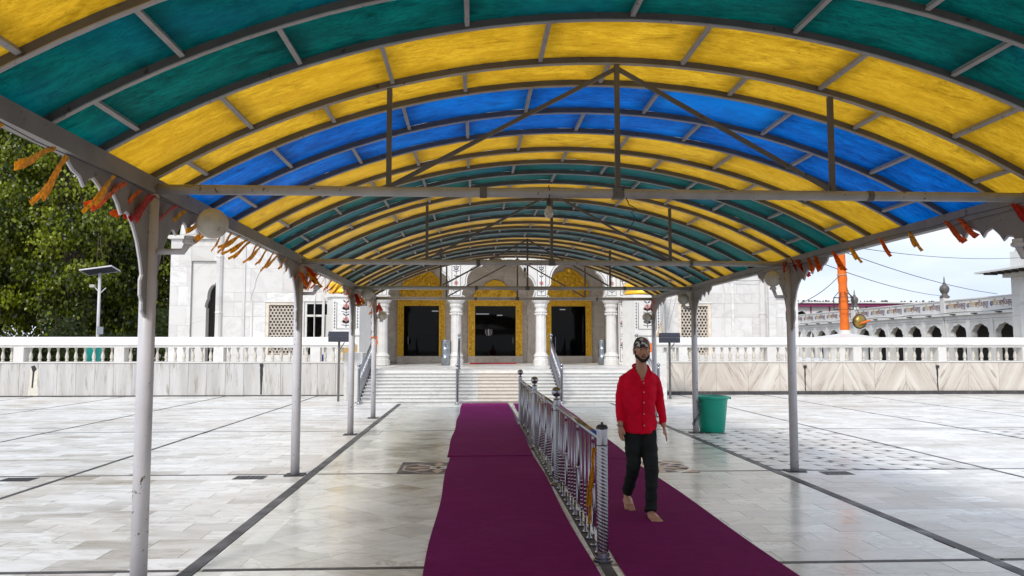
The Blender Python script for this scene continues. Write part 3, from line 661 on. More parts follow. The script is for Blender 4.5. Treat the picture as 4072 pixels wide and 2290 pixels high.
# ------------------------------------------------------------------ stairs and platform
PZ = .90
platform = MB().box(-20, 22, 27.35, 60, -.02, PZ - .02).box(-3.35, 5.5, 25.66, 27.35, -.02, PZ - .02).build('platform', M['white']); tag(platform, kind='structure')
pt = MB(); prr = []
x = -12.0
for j in range(26):
    yy = 25.7 + j * .42
    for i in range(32):
        xx = -3.3 + i * .62 - (.31 if j % 2 else 0) if yy < 27.3 else -6 + i * .62 - (.31 if j % 2 else 0)
        if yy < 27.3 and xx > 4.9: continue
        v_, f_ = tile_geo([(xx, yy), (xx + .62, yy), (xx + .62, yy + .42), (xx, yy + .42)]); v_ = [(p[0], p[1], p[2] + PZ) for p in v_]
        if xx < -3.35: continue
        pt.add(v_, f_); prr += [rng.random()] * len(f_)
me = pt.mesh('platform_tiles', M['tile'], fix=False); set_rnd(me, prr); o = link('platform_tiling', me, platform); o['kind'] = 'stuff'
stairs = empty('marble_staircase', (1.07, 24, 0), 'wide white marble staircase leading up to the temple doors', 'staircase')
N_ST = 10; RISE = PZ / N_ST; Y0 = 22.95
for k in range(N_ST):
    z0, z1 = k * RISE, (k + 1) * RISE; ya = Y0 + .3 * k; yb = ya + .3 if k < N_ST - 1 else 25.98
    x = -3.35
    while x < 5.49:
        xe = x + 1.1 * rng.uniform(.85, 1.15); tan = .17 < x < 1.4
        for lim in (.19, 1.47, 5.5):
            if x < lim - .01 and xe > lim - .35: xe = lim; break
        mk = M['tanstep'] if tan else M['step']
        riser = MB().box(x + .002, xe - .002, ya + .045, yb + .04, max(0, z0 - .02), z1 - .026).build('step_riser', mk, stairs)
        MB().box(x + .002, xe - .002, ya, yb + .018, z1 - .0255, z1).build('step_tread', mk, stairs)
        x = xe
for x in (-3.35 - .55, 5.5):
    e = empty('cheek_wall', (x + .28, 25.5, 0), 'white marble cheek block %s of the stairs' % ('left' if x < 0 else 'right'), 'wall')
    for j in range(4):
        for i in range(2): MB().box(x + .003, x + .55, 24.6 + i * 1.05, 24.6 + (i + 1) * 1.05 - .003, j * .36 + .001, (j + 1) * .36 - .002).build('block', M['white'], e)
# stair handrails
def stair_rail(x, label):
    e = empty('stair_handrail', (x, 24.3, 0), label, 'handrail', 'steel handrails on the stairs')
    ya, yb = 22.75 if x in (-.42, 2.56) else 22.85, 25.85
    zb = lambda y: max(0.0, min(PZ, RISE * (math.floor((y - Y0) / .3) + 1))) if y > Y0 else 0.0
    for y in (ya, yb):
        z = zb(y)
        MB().lathe([(.06, 0), (.06, .02), (.038, .03), (.036, .08)] + [p for q in range(18) for p in ((.036, .09 + q * .05), (.043, .11 + q * .05))] + [(.036, 1.0), (.036, 1.04), (.02, 1.05)], (x, y, z), 12).build('post', M['chrome'], e, True)
        MB().ball((x, y, z + 1.1), .055, 14).build('ball_finial', M['chrome'], e, True)
    MB().tube([(x, ya, .93), (x, yb, PZ + .93)], .026, 10).build('handrail', M['chrome'], e, True)
    for k in range(N_ST):
        for q in (.08, .21):
            y = Y0 + .3 * k + q; z0 = (k + 1) * RISE; z1 = .93 + PZ * (y - ya) / (yb - ya)
            o_ = MB().tube([(x, y, z0), (x, y, z1)], .010, 6)
            if q > .1 and k % 2: o_.tube([(x, y + .035 * math.sin(a), z0 + .45 + .15 * math.cos(a)) for a in [2 * math.pi * i / 12 for i in range(12)]], .008, 5, True)
            o_.build('baluster', M['chrome'], e, True)
        MB().box(x - .02, x + .02, Y0 + .3 * k + .02, Y0 + .3 * k + .28, (k + 1) * RISE + .002, (k + 1) * RISE + .055).build('foot_block', M['black'], e)
stair_rail(-3.2, 'leftmost steel handrail on the stairs behind the canopy posts'); stair_rail(-.42, 'steel handrail on the stairs left of the carpet')
stair_rail(2.56, 'steel handrail on the stairs left of the walking man'); stair_rail(5.38, 'rightmost steel handrail on the stairs behind the man')

# ------------------------------------------------------------------ balustrades
WY = 26.75
bal = [(.045, 0), (.055, .0), (.055, .035), (.035, .05), (.045, .075), (.058, .12), (.060, .16), (.052, .22), (.036, .29), (.028, .335), (.040, .35), (.030, .37), (.042, .41), (.055, .425), (.055, .46)]
balm = MB().lathe(bal, (0, 0, 0), 10).mesh('baluster', M['baluster'], True)
def balustrade(x0, x1, peds, pw, panel, pmat, label, skirt):
    e = empty('marble_balustrade', ((x0 + x1) / 2, WY, 0), label, 'balustrade')
    n = max(1, round((x1 - x0) / panel)); w_ = (x1 - x0) / n
    pm = MB().box(-w_ / 2 + .004, w_ / 2 - .004, 0, .3, -.5, .56).mesh('wall_panel', pmat)
    for i in range(n):
        o_ = link('wall_panel', pm, e, (x0 + (i + .5) * w_, WY, .53 + rng.uniform(-.001, .001)))
        o_.pass_index = (i + 1) // 2
        if pmat is M['booked'] and i % 2: o_.scale.x = -1
    MB().box(x0, x1, WY - (.05 if skirt > .05 else .02), WY + .01, .0, skirt).build('skirting', M['darkstone'], e)
    MB().box(x0, x1, WY - .03, WY + .36, 1.092, 1.135).build('base_rail', M['white'], e)
    MB().box(x0, x1, WY - .01, WY + .34, 1.60, 1.655).build('top_rail', M['white'], e)
    MB().box(x0, x1, WY - .035, WY + .365, 1.656, 1.69).build('moulding', M['white'], e)
    x = x0
    sh = .13
    while x < x1 - .05:
        xe = min(x1, x + rng.uniform(.6, 1.0))
        if x1 - xe < .3: xe = x1
        MB().add([(x + .003, WY - .06, 1.692), (xe - .003, WY - .06, 1.692), (xe - .003 - sh, WY + .05, 1.94), (x + .003 - sh, WY + .05, 1.94), (x + .003, WY + .39, 1.692), (xe - .003, WY + .39, 1.692), (xe - .003 - sh, WY + .30, 1.95), (x + .003 - sh, WY + .30, 1.95)],
                 [(0, 1, 2, 3), (5, 4, 7, 6), (3, 2, 6, 7), (1, 0, 4, 5), (0, 3, 7, 4), (2, 1, 5, 6)]).build('coping_slab', M['white'], e)
        x = xe
    for p in peds:
        MB().box(p - pw / 2, p + pw / 2, WY - .02, WY + .35, 1.136, 1.6).build('pedestal', M['white'], e)
    xs = [x0 - pw / 2] + peds + [x1 + pw / 2]
    for a, b_ in zip(xs[:-1], xs[1:]):
        L = b_ - a - pw; m_ = int(L / .272)
        if L < .3: continue
        for i in range(m_):
            link('baluster', balm, e, (a + pw / 2 + L * (i + .5) / m_, WY + .16, 1.137))
    return e
balustrade(-19.5, -3.92, [-17.9, -14.75, -11.55, -8.35, -5.2], .32, .6, M['striped'], 'long marble balustrade on grey striped wall left of the stairs', .035)
balustrade(6.07, 21.5, [6.3, 7.15, 10.2, 13.2, 16.2, 19.2], .29, 1.07, M['booked'], 'long marble balustrade on bookmatched wall right of the stairs', .12)
def stain(x, z0, z1, w_, label, name='drain_stain'):
    r_ = random.Random(int(x * 10)); n = 10; L = []; Rr = []
    for i in range(n + 1):
        t = i / n; z = z1 + (z0 - z1) * t; c = x + r_.uniform(-.008, .008); h = w_ * (.5 - .25 * t) * r_.uniform(.7, 1.2); L.append((c - h, z)); Rr.append((c + h, z))
    pl = L + Rr[::-1]
    e = empty(name, (x, WY, z0), label, 'wall drain')
    MB().prism(pl, lambda u, v, q: (u, WY + q, v), -.0035, .002).build('streak', M['black'], e)
    MB().box(x - .05, x + .05, WY - .05, WY - .004, z1 - .03, z1 + .06).build('spout', M['black'], e)
stain(-6.94, .06, 1.0, .10, 'dark streaked drain outlet in the left striped wall')
stain(11.35, .12, .93, .06, 'black drain spout behind the right canopy post'); stain(16.0, .12, .93, .07, 'black drain spout with dark streak at far right wall')
nb = empty('broken_niche', (-14.25, WY, 0), 'broken plaster gap in the wall at far left', 'wall damage')
MB().prism([(-.16, .02), (-.02, .05), (.05, .01), (.17, .06), (.13, .5), (.15, .85), (.02, 1.0), (-.1, .95), (-.12, .4)], lambda u, v, q: (-14.25 + u, WY + q, v), -.006, .002).build('plaster_patch', M['cream'], nb)
MB().prism([(-.05, .3), (0, .28), (.03, .8), (.1, .9), (.02, 1.02), (-.09, .98), (-.03, .8)], lambda u, v, q: (-14.25 + u, WY + q, v), -.009, .0).build('hole', M['black'], nb)
b = empty('waste_bin', (-13.05, 28.2, PZ), 'bright teal plastic bin behind the left balustrade', 'bin', 'plastic bins')
MB().lathe([(.2, PZ - .015), (.28, PZ + .75), (.3, PZ + .78), (.27, PZ + .78), (.2, PZ + .02)], (-13.05, 28.2, 0), 16).build('body', M['tealp'], b, True)
MB().tube([(-13.33, 28.2, PZ + .7), (-13.2, 28.2, PZ + .95), (-12.9, 28.2, PZ + .95), (-12.77, 28.2, PZ + .7)], .015, 5).build('handle', M['tealp'], b)
st = empty('plastic_stool', (-5.35, 27.8, PZ), 'blue plastic stool behind the left balustrade near the stairs', 'stool')
MB().box(-5.55, -5.15, 27.6, 28.0, PZ + .42, PZ + .46).build('seat', M['bluep'], st)
for sx in (-.17, .17):
    for sy in (-.17, .17): MB().box(-5.35 + sx - .03, -5.35 + sx + .03, 27.8 + sy - .03, 27.8 + sy + .03, PZ - .015, PZ + .42).build('leg', M['bluep'], st)
bb = empty('notice_board', (-4.3, 28.0, PZ), 'orange board standing behind the left balustrade by the stairs', 'board')
MB().box(-4.62, -4.0, 28.0, 28.05, PZ + .12, PZ + .8).build('panel', M['inko'], bb)
for sx in (-.25, .25): MB().box(-4.31 + sx - .02, -4.31 + sx + .02, 28.01, 28.04, PZ - .015, PZ + .13).build('leg', M['frame'], bb)
oc = empty('orange_cloth', (5.75, 25.8, 1.45), 'small orange cloth hung beside the right dark box', 'cloth')
MB().prism([(-.1, 1.45), (.09, 1.45), (.1, 1.62), (.085, 1.75), (-.095, 1.74)], lambda u, v, q: (5.86 + u, 25.72 + q + .02 * math.sin(v * 20), v), 0, .03).build('drape', M['orange'], oc)

# ------------------------------------------------------------------ temple
temple = empty('marble_temple', (1.0, 33, PZ), 'white marble temple with gilded doors behind the stairs', 'temple')
FY, DY = 31.0, 36.0                                     # portico front, door wall
def foil_arch(cx, hw, zs, h, lobes=9, c=.09, n=72):
    pts = []
    for i in range(n + 1):
        t = math.pi * (1 - i / n); k = 1 - c * (1 - abs(math.sin(lobes * t / 2 + (0 if lobes % 2 else 0))) ** .8) if 0 < i < n else 1 - c
        pk = 1 + .045 * math.exp(-((t - math.pi / 2) / .16) ** 2)
        pts.append((cx + hw * k * math.cos(t), zs + h * k * pk * math.sin(t)))
    return pts
def arch_plate(x0, x1, ztop, intr, y0, y1, name, mat, par):
    pts = [(x0, intr[0][1])] + intr + [(x1, intr[-1][1])]; n = len(pts); pl = pts + [(x1, ztop), (x0, ztop)]; m_ = len(pl); mb = MB()
    vs_ = [(u, y0, v) for u, v in pl] + [(u, y1, v) for u, v in pl]
    tri = tessellate_polygon([[Vector((u, v, 0)) for u, v in pl]])
    mb.add(vs_, [tuple(t) for t in tri] + [tuple(i + m_ for i in t[::-1]) for t in tri] + [(i, i + m_, i + 1 + m_, i + 1) for i in range(n - 1)])
    return mb.build(name, mat, par, False, False)
COLX = [-3.48, -.63, 2.69, 5.46]
for i, x in enumerate(COLX):
    cprof = [(.30, 0), (.30, .22), (.27, .24), (.27, .34), (.30, .36), (.27, .40), (.235, .46), (.215, .5), (.20, 1.9), (.215, 2.02), (.215, 2.06), (.25, 2.08), (.25, 2.13), (.215, 2.15), (.215, 2.22), (.26, 2.3), (.265, 2.36), (.24, 2.38), (.3, 2.44), (.34, 2.5), (.35, 2.62)]
    c_ = MB().lathe(cprof, (x, FY + .1, PZ), 12).build('column', M['white'], temple)
    for q in range(12):
        a = 2 * math.pi * q / 12; MB().ball((x + .22 * math.cos(a), FY + .1 + .22 * math.sin(a), PZ + 2.0), .045, 6).build('petal', M['white'], c_)
def vine(x0, x1, z0, z1, y, par, step=.55, border=True, seed=1):
    r_ = random.Random(seed); d = MB(); p_ = MB(); cx = (x0 + x1) / 2; hw = (x1 - x0) / 2; th = .004
    ex = lambda pts, mb: mb.prism(pts, lambda u, v, q: (u, y - q, v), .001, th)
    if border:
        b_ = .02
        for pl in ([(x0, z0), (x0 + b_, z0), (x0 + b_, z1), (x0, z1)], [(x1 - b_, z0), (x1, z0), (x1, z1), (x1 - b_, z1)], [(x0 + b_, z0), (x1 - b_, z0), (x1 - b_, z0 + b_), (x0 + b_, z0 + b_)]): ex(pl, d)
    def petal(c, a, L, w_, mb):
        u = (math.cos(a), math.sin(a)); n = (-u[1], u[0])
        ex([c, (c[0] + u[0] * L * .5 + n[0] * w_, c[1] + u[1] * L * .5 + n[1] * w_), (c[0] + u[0] * L, c[1] + u[1] * L), (c[0] + u[0] * L * .5 - n[0] * w_, c[1] + u[1] * L * .5 - n[1] * w_)], mb)
    z = z0 + .1
    pts = []
    amp = hw * .3 if step < .5 else 0
    zz = z0 + .05
    while zz < z1 - .03: pts.append((cx + amp * math.sin((zz - z0) * 2 * math.pi / (step * 2)), zz)); zz += .04
    for (xa, za), (xb, zb) in zip(pts[:-1], pts[1:]): ex([(xa - .010, za), (xa + .010, za), (xb + .010, zb), (xb - .010, zb)], d)
    k = 0
    while z < z1 - .12:
        xs = cx + amp * math.sin((z - z0) * 2 * math.pi / (step * 2)); f = min(hw * .78, .19)
        for q in range(8): petal((xs, z + step * .5), q * math.pi / 4 + .2, f * .8, f * .2, p_)
        for sg in (-1, 1):
            petal((xs, z + .1), math.pi / 2 - sg * .7, f * 1.1, f * .22, d); petal((xs, z + step * .28), math.pi / 2 - sg * 1.25, f * 1.0, f * .2, d); petal((xs, z + step * .8), math.pi / 2 - sg * .9, f * .9, f * .16, d)
            ex([(xs, z + .02), (xs + sg * f * .9, z + step * .12), (xs + sg * f * .85, z + step * .16), (xs, z + .045)], d)
        z += step
    d.build('dark_inlay', M['inkd'], par)['kind'] = 'stuff'; p_.build('pink_inlay', M['inkp'], par)['kind'] = 'stuff'
bays = list(zip(COLX[:-1], COLX[1:]))
arch_edges = [-4.0] + [(a + b_) / 2 for a, b_ in bays] 
for i, (a, b_) in enumerate(bays):
    hw = (b_ - a) / 2 - .2; zs = PZ + 2.66; h = 1.52 if i == 1 else 1.62
    intr = foil_arch((a + b_) / 2, hw, zs, h)
    pl = arch_plate(a, b_, 7.2, intr, FY - .15, FY + .35, 'portico_arch', M['white'], temple)
    ln = MB(); inner = foil_arch((a + b_) / 2, hw + .055, zs, h + .055)
    ln.tube([(x, FY - .152, z) for x, z in inner], .011, 4); ln.build('arch_outline', M['inkd'], pl)
    ln = MB().tube([(x, FY - .15, z) for x, z in intr], .02, 5).build('arch_rim', M['white'], pl)
for i, x in enumerate(COLX):
    sp = MB().box(x - .215, x + .215, FY - .17, FY - .152, PZ + 2.665, 7.1).build('spandrel_strip', M['white'], temple)
    vine(x - .175, x + .175, PZ + 2.70, 6.8, FY - .17, sp, .78, True, i)
    cb = MB().box(x - .3, x + .3, FY - .13, FY + .33, PZ + 2.62, PZ + 2.66).build('abacus', M['white'], temple)
for x0, x1 in ((-4.3, COLX[0] - .001), (COLX[-1] + .001, 6.3)):
    MB().box(x0, x1, FY - .15, FY + .35, PZ + 2.66, 7.2).build('portico_wall', M['white'], temple)
# inlaid strips beside the outer columns
for s, (x0, x1) in ((0, (-4.02, -3.8)), (1, (5.78, 6.02))):
    sp = MB().box(x0 - .04, x1 + .04, FY - .02, FY + .2, PZ + .02, PZ + 2.655).build('inlaid_strip', M['white'], temple); vine(x0, x1, PZ + .12, PZ + 2.6, FY - .02, sp, .42, True, 9 + s)
    sp = MB().box(x0 - .04, x1 + .04, FY - .165, FY - .151, PZ + 2.66, 6.6).build('inlaid_strip', M['white'], temple); vine(x0, x1, PZ + 2.72, 6.5, FY - .165, sp, .42, True, 19 + s)
# porch ceiling, side walls, door wall of single slabs
MB().box(-4.3, 6.3, FY + .36, DY + .2, 6.3, 6.6).build('porch_ceiling', M['white'], temple)
for x in (-4.3, 6.05):
    for j in range(7):
        for i in range(3): MB().box(x, x + .25, FY + .37 + i * 1.55, FY + .37 + (i + 1) * 1.55 - .004, PZ + j * .78, PZ + (j + 1) * .78 - .004).build('wall_slab', M['white'], temple)
doors = [(-3.07, -1.49, .25), (.12, 1.96, .28), (3.57, 5.14, .24)]
DZ0, DZ1 = 1.2, 3.45
for i, (x0, x1, fw) in enumerate(doors):
    cx = (x0 + x1) / 2
    fr = MB().box(x0 - fw, x0, DY - .14, DY + .015, DZ0, DZ1 + fw).box(x1, x1 + fw, DY - .14, DY + .015, DZ0, DZ1 + fw).box(x0, x1, DY - .139, DY + .015, DZ1, DZ1 + fw - .001)
    d_ = fr.build('door', M['gold'], temple); d_['label'] = 'gilded embossed door frame round dark glass'
    for s in (x0 - fw - .02, x0 - .03, x1 + .005, x1 + fw - .005): MB().box(s, s + .025, DY - .165, DY - .1405, DZ0 + .02, DZ1 + fw).build('frame_moulding', M['gold2'], d_)
    MB().box(x0 - fw - .06, x1 + fw + .06, DY - .2, DY + .01, DZ1 + fw + .002, DZ1 + fw + .07).build('cornice', M['gold2'], d_)
    rg = random.Random(40 + i); em_ = MB()
    for q in range(170):
        k = rg.random() * (2 * (DZ1 - DZ0) + (x1 - x0))
        if k < 2 * (DZ1 - DZ0): px_, pz_ = (x0 - rg.uniform(.05, fw - .04) if k < DZ1 - DZ0 else x1 + rg.uniform(.05, fw - .04)), DZ0 + .04 + rg.random() * (DZ1 - DZ0 + fw - .08)
        else: px_, pz_ = x0 + rg.random() * (x1 - x0), DZ1 + rg.uniform(.05, fw - .05)
        em_.ball((px_, DY - .14, pz_), rg.uniform(.022, .045), 6, (rg.uniform(.6, 1.3), .6, rg.uniform(.6, 1.4)))
    em_.build('embossing', M['gold2'], d_, True)['kind'] = 'stuff'
    MB().box(x0 + .001, x1 - .001, DY - .02, DY + .012, DZ0, DZ1 - .001).build('glass_pane', M['doorglass'], d_)
    MB().box(x0 - fw - .02, x1 + fw + .02, DY - .3, DY + .018, PZ + .002, DZ0 - .002).build('door_sill', M['beige'], d_)
    for q in range(9): MB().prism([(-.1, DZ0 - .24), (.1, DZ0 - .24), (.05, DZ0 - .12), (0, DZ0 - .08), (-.05, DZ0 - .12)], lambda u, v, q2: (x0 + (x1 - x0) * (q + .5) / 9 + u, DY - .3 - q2, v), .001, .015).build('sill_ornament', M['beige'], d_)
    hx = x1 - .12 if i == 1 else x0 + .2
    MB().tube([(hx, DY - .05, 1.75), (hx, DY - .05, 2.05)] if i != 2 else [(hx, DY - .05, 1.3), (hx, DY - .05, 2.05)], .014, 6).build('handle', M['chrome'], d_)
    # gilded tympanum
    if i != 1:
        hw = (x1 - x0) / 2 + fw * .75; ar = foil_arch(cx, hw, 3.98, 1.12, 7, .07, 60)
        pl = [(cx - hw * .95, 3.80), (cx + hw * .95, 3.80)] + ar[::-1]
        ty = MB().prism(pl, lambda u, v, q: (u, DY - q, v), -.01, .06).build('tympanum', M['gold'], d_)
        MB().tube([(u, DY - .07, v) for u, v in ar], .035, 6).build('tympanum_rim', M['gold2'], d_)
        rg = random.Random(i)
        rel = MB()
        for q in range(60):
            u = rg.uniform(-hw * .85, hw * .85); v = 3.86 + rg.random() * (1.12 * math.sqrt(max(0.05, 1 - (u / hw) ** 2)) + .02)
            rel.ball((cx + u, DY - .065, v), rg.uniform(.04, .09), 6, (rg.uniform(.6, 1.3), .55, rg.uniform(.7, 1.6)))
        rel.build('relief_figures', M['gold2'], d_, True)['kind'] = 'stuff'
        MB().lathe([(.01, 0), (.14, .05), (.2, .0)], (0, 0, 0), 10).build('boss', M['gold2'], d_, False, True, (cx, DY - .1, 5.0)).rotation_euler = (R(90), 0, 0)
    else:
        for hw, zb, h, nm in ((1.02, 3.84, .55, 'tympanum'), (.55, 4.2, .42, 'tympanum')):
            ar = foil_arch(cx, hw, zb, h, 9, .08, 60)
            MB().prism(ar[::-1], lambda u, v, q: (u, DY - q, v), -.01, .05 if hw > 1 else .075).build(nm, M['gold2'], d_)
            MB().tube([(u, DY - .06, v) for u, v in ar], .022, 5).build('tympanum_rim', M['gold'], d_)
        rel = MB(); rg = random.Random(5)
        for q in range(16): rel.ball((cx + rg.uniform(-.8, .8), DY - .06, 3.9 + rg.random() * .22), rg.uniform(.04, .08), 6, (1, .5, 1.5))
        rel.build('relief_figures', M['gold'], d_, True)['kind'] = 'stuff'
        # emblem etched on the glass: double-edged blade, ring and two curved swords
        em = MB(); ey = DY - .028; ex_, ez = cx - .3, 2.28
        P2 = lambda u, v, q: (ex_ + u, ey - q, ez + v)
        em.prism([(-.018, -.16), (.018, -.16), (.03, .06), (0, .16), (-.03, .06)], P2, 0, .006)
        em.tube([(ex_ + .085 * math.cos(a), ey - .006, ez + .02 + .085 * math.sin(a)) for a in [2 * math.pi * q / 18 for q in range(18)]], .009, 4, True)
        for s in (-1, 1): em.tube([(ex_ + s * x_, ey - .008, ez + z_) for x_, z_ in ((.03, -.16), (.10, -.12), (.145, -.03), (.15, .06), (.12, .13))], [.009, .013, .015, .012, .004], 4)
        em.build('etched_emblem', M['white'], d_)
# pilasters beside the middle door and frieze above
for x in (-.62, 2.7):
    p_ = MB().box(x - .22, x + .22, DY - .1, DY + .015, PZ + .001, PZ + .5).box(x - .26, x + .26, DY - .13, DY + .015, PZ + .501, PZ + .58).box(x - .18, x + .18, DY - .08, DY + .015, PZ + .581, PZ + 2.1).box(x - .24, x + .24, DY - .12, DY + .015, PZ + 2.101, PZ + 2.6).box(x - .18, x + .18, DY - .08, DY + .015, PZ + 2.601, 5.0).build('pilaster', M['beige'], temple)
MB().box(-.4, 2.48, DY - .06, DY + .015, 5.0, 5.45).build('frieze', M['beige'], temple)
for q in range(12): MB().tube([(-.3 + q * .235 + .09 * math.cos(a), DY - .065, 5.22 + .12 * math.sin(a)) for a in [math.pi * k / 8 for k in range(9)]], .014, 4).build('frieze_scroll', M['beige'], temple)
MB().box(-.4, 2.48, DY - .1, DY + .015, 5.46, 5.55).build('frieze_moulding', M['beige'], temple)
# flanking three-sided bays with gilded cushions
def bay(cx, seed):
    fx = [(-.85, FY + .0), (-.5, FY - .75), (.5, FY - .75), (.85, FY + .0)]
    for (a, b_), nm in zip(zip(fx[:-1], fx[1:]), ('bay_face', 'bay_face', 'bay_face')):
        d = Vector((b_[0] - a[0], b_[1] - a[1], 0)); n_ = Vector((d.y, -d.x, 0)).normalized() * -1
        A, B = Vector((cx + a[0], a[1], 0)), Vector((cx + b_[0], b_[1], 0)); nn = Vector((0, .2, 0))
        f_ = MB().add([A + Vector((0, 0, PZ)), B + Vector((0, 0, PZ)), B + Vector((0, 0, 3.5)), A + Vector((0, 0, 3.5)), A + nn + Vector((0, 0, PZ)), B + nn + Vector((0, 0, PZ)), B + nn + Vector((0, 0, 3.5)), A + nn + Vector((0, 0, 3.5))],
                      [(0, 1, 2, 3), (5, 4, 7, 6), (3, 2, 6, 7), (1, 0, 4, 5), (0, 3, 7, 4), (2, 1, 5, 6)]).build(nm, M['white'], temple)
        if a[1] == b_[1]:
            y = a[1]
            vine(cx - .36, cx + .36, 2.28, 3.3, y - .001, f_, .5, True, seed)
            for s in (-1, 1):
                st_ = MB()
                for q in range(9): st_.prism([(cx + s * .43, 2.3 + q * .115), (cx + s * .455, 2.355 + q * .115), (cx + s * .43, 2.41 + q * .115), (cx + s * .405, 2.355 + q * .115)], lambda u, v, w_: (u, y - w_, v), .001, .004)
                st_.build('diamond_inlay', M['inkd'], f_)
            MB().box(cx - .52, cx + .52, y - .06, y - .001, 2.05, 2.18).build('sill_band', M['white'], f_)
            ar = foil_arch(cx, .36, 1.45, .42, 7, .07, 40); MB().tube([(cx - .34, y - .004, 1.0)] + [(u, y - .004, v) for u, v in ar] + [(cx + .34, y - .004, 1.0)], .016, 5).build('blind_arch', M['white'], f_)
    MB().prism([(cx + x * 1.12, y - .08 if y < FY else y) for x, y in fx], lambda u, v, w_: (u, v, w_), 3.501, 3.62).build('bay_cornice', M['white'], temple)
    gp = [(.62, 3.63), (.78, 3.66), (.80, 3.72), (.70, 3.78), (.74, 3.86), (.80, 3.98), (.70, 4.1), (.62, 4.14), (.60, 4.2), (.66, 4.24), (.58, 4.6), (.35, 4.9), (.1, 5.0), (.03, 5.3)]
    MB().lathe(gp, (cx, FY - .12, 0), 16).build('gilded_cushion', M['gold2'], temple, True)
bay(6.72, 31); bay(-4.75, 32)
# wings: slabs with openings
def slab_wall(x0, x1, y, z0, z1, holes, mat, sw=1.25, sh=.95, th=.25, seed=1):
    r_ = random.Random(seed); zs = sorted(set([z0 + k * sh for k in range(int((z1 - z0) / sh) + 1)] + [z1] + [h[2] for h in holes] + [h[3] for h in holes])); zs = [z for i, z in enumerate(zs) if i == 0 or z - zs[i - 1] > .02]
    for j, (za, zb) in enumerate(zip(zs[:-1], zs[1:])):
        cuts = sorted(set([x0, x1] + [x0 + (k + (.5 if j % 2 else 0)) * sw for k in range(int((x1 - x0) / sw) + 1)] + [h[0] for h in holes if h[2] < zb and h[3] > za] + [h[1] for h in holes if h[2] < zb and h[3] > za]))
        cuts = [c for c in cuts if x0 <= c <= x1]
        cuts = [c for i, c in enumerate(cuts) if i == 0 or c - cuts[i - 1] > .05]
        for xa, xb in zip(cuts[:-1], cuts[1:]):
            xm, zm = (xa + xb) / 2, (za + zb) / 2
            if any(h[0] < xm < h[1] and h[2] < zm < h[3] for h in holes): continue
            MB().box(xa + .0025, xb - .0025, y + r_.uniform(0, .004), y + th, za + .0025, zb - .0025).build('wall_slab', mat, temple)
WYY = 31.6
slab_wall(-4.05, 6.05, DY + .02, PZ, 6.29, [(x0 - .02, x1 + .02, DZ0 - .02, DZ1 + .02) for x0, x1, fw in doors], M['beige'], 1.1, .78, .18, 3)
def grille(x0, x1, z0, z1, y):
    w_ = MB().box(x0, x0 + .12, y, y + .2, z0, z1).box(x1 - .12, x1, y, y + .2, z0, z1).box(x0 + .12, x1 - .12, y, y + .2, z1 - .1, z1).build('window', M['beige'], temple)
    g_ = MB(); a, b_, c, d = x0 + .12, x1 - .12, z0, z1 - .1; s = .135
    hex_r = s / math.sqrt(3)
    r_ = 0; zc = c
    while zc < d:
        xc = a + (s / 2 if r_ % 2 else 0)
        while xc < b_ + s / 2:
            ps = [(xc + hex_r * .8 * math.cos(R(30 + 60 * k)), zc + hex_r * .8 * math.sin(R(30 + 60 * k))) for k in range(6)]
            ps = [(min(max(u, a), b_), min(max(v, c), d)) for u, v in ps]
            g_.tube([(u, y + .08, v) for u, v in ps], .014, 4, True)
            xc += s
        zc += s * .87; r_ += 1
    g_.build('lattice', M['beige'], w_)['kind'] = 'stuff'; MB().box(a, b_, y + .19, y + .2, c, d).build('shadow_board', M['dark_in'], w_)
    MB().box(x0 - .06, x1 + .06, y - .04, y - .001, z1 + .001, z1 + .06).build('lintel', M['white'], w_)
slab_wall(-9.95, -5.35, WYY, PZ, 8.2, [(-8.1, -6.72, 1.3, 3.36), (-6.6, -5.35, 1.3, 3.4)], M['slab'], seed=4)
grille(-8.1, -6.72, 1.3, 3.36, WYY + .02)
slab_wall(7.55, 13.15, WYY, PZ, 8.2, [(8.28, 9.62, 1.3, 3.36)], M['slab'], seed=6)
grille(8.28, 9.62, 1.3, 3.36, WYY + .02)
# blind arches and pilaster strips on the wings
for cx, s in ((-7.4, 1), (8.95, 1)):
    ar = foil_arch(cx, 1.28, 3.4, 1.75, 9, .06, 60)
    MB().tube([(cx - 1.2, WYY - .004, 1.95)] + [(u, WYY - .004, v) for u, v in ar] + [(cx + 1.2, WYY - .004, 1.95)], .022, 5).build('blind_arch', M['slab'], temple)
    for q in (-1.55, 1.55): MB().box(cx + q - .05, cx + q + .05, WYY - .035, WYY - .001, PZ, 6.6).build('pilaster_strip', M['slab'], temple)
    MB().box(cx - 1.6, cx + 1.6, WYY - .036, WYY - .001, 6.602, 6.7).build('pilaster_strip', M['slab'], temple)
for x in (-9.9, 11.72): MB().lathe([(.17, 0), (.17, .5), (.14, .55), (.13, 2.0), (.15, 2.05), (.13, 2.1), (.13, 4.2), (.15, 4.25), (.13, 4.3), (.13, 7.3)], (x, WYY - .02, PZ), 10).build('engaged_column', M['slab'], temple)
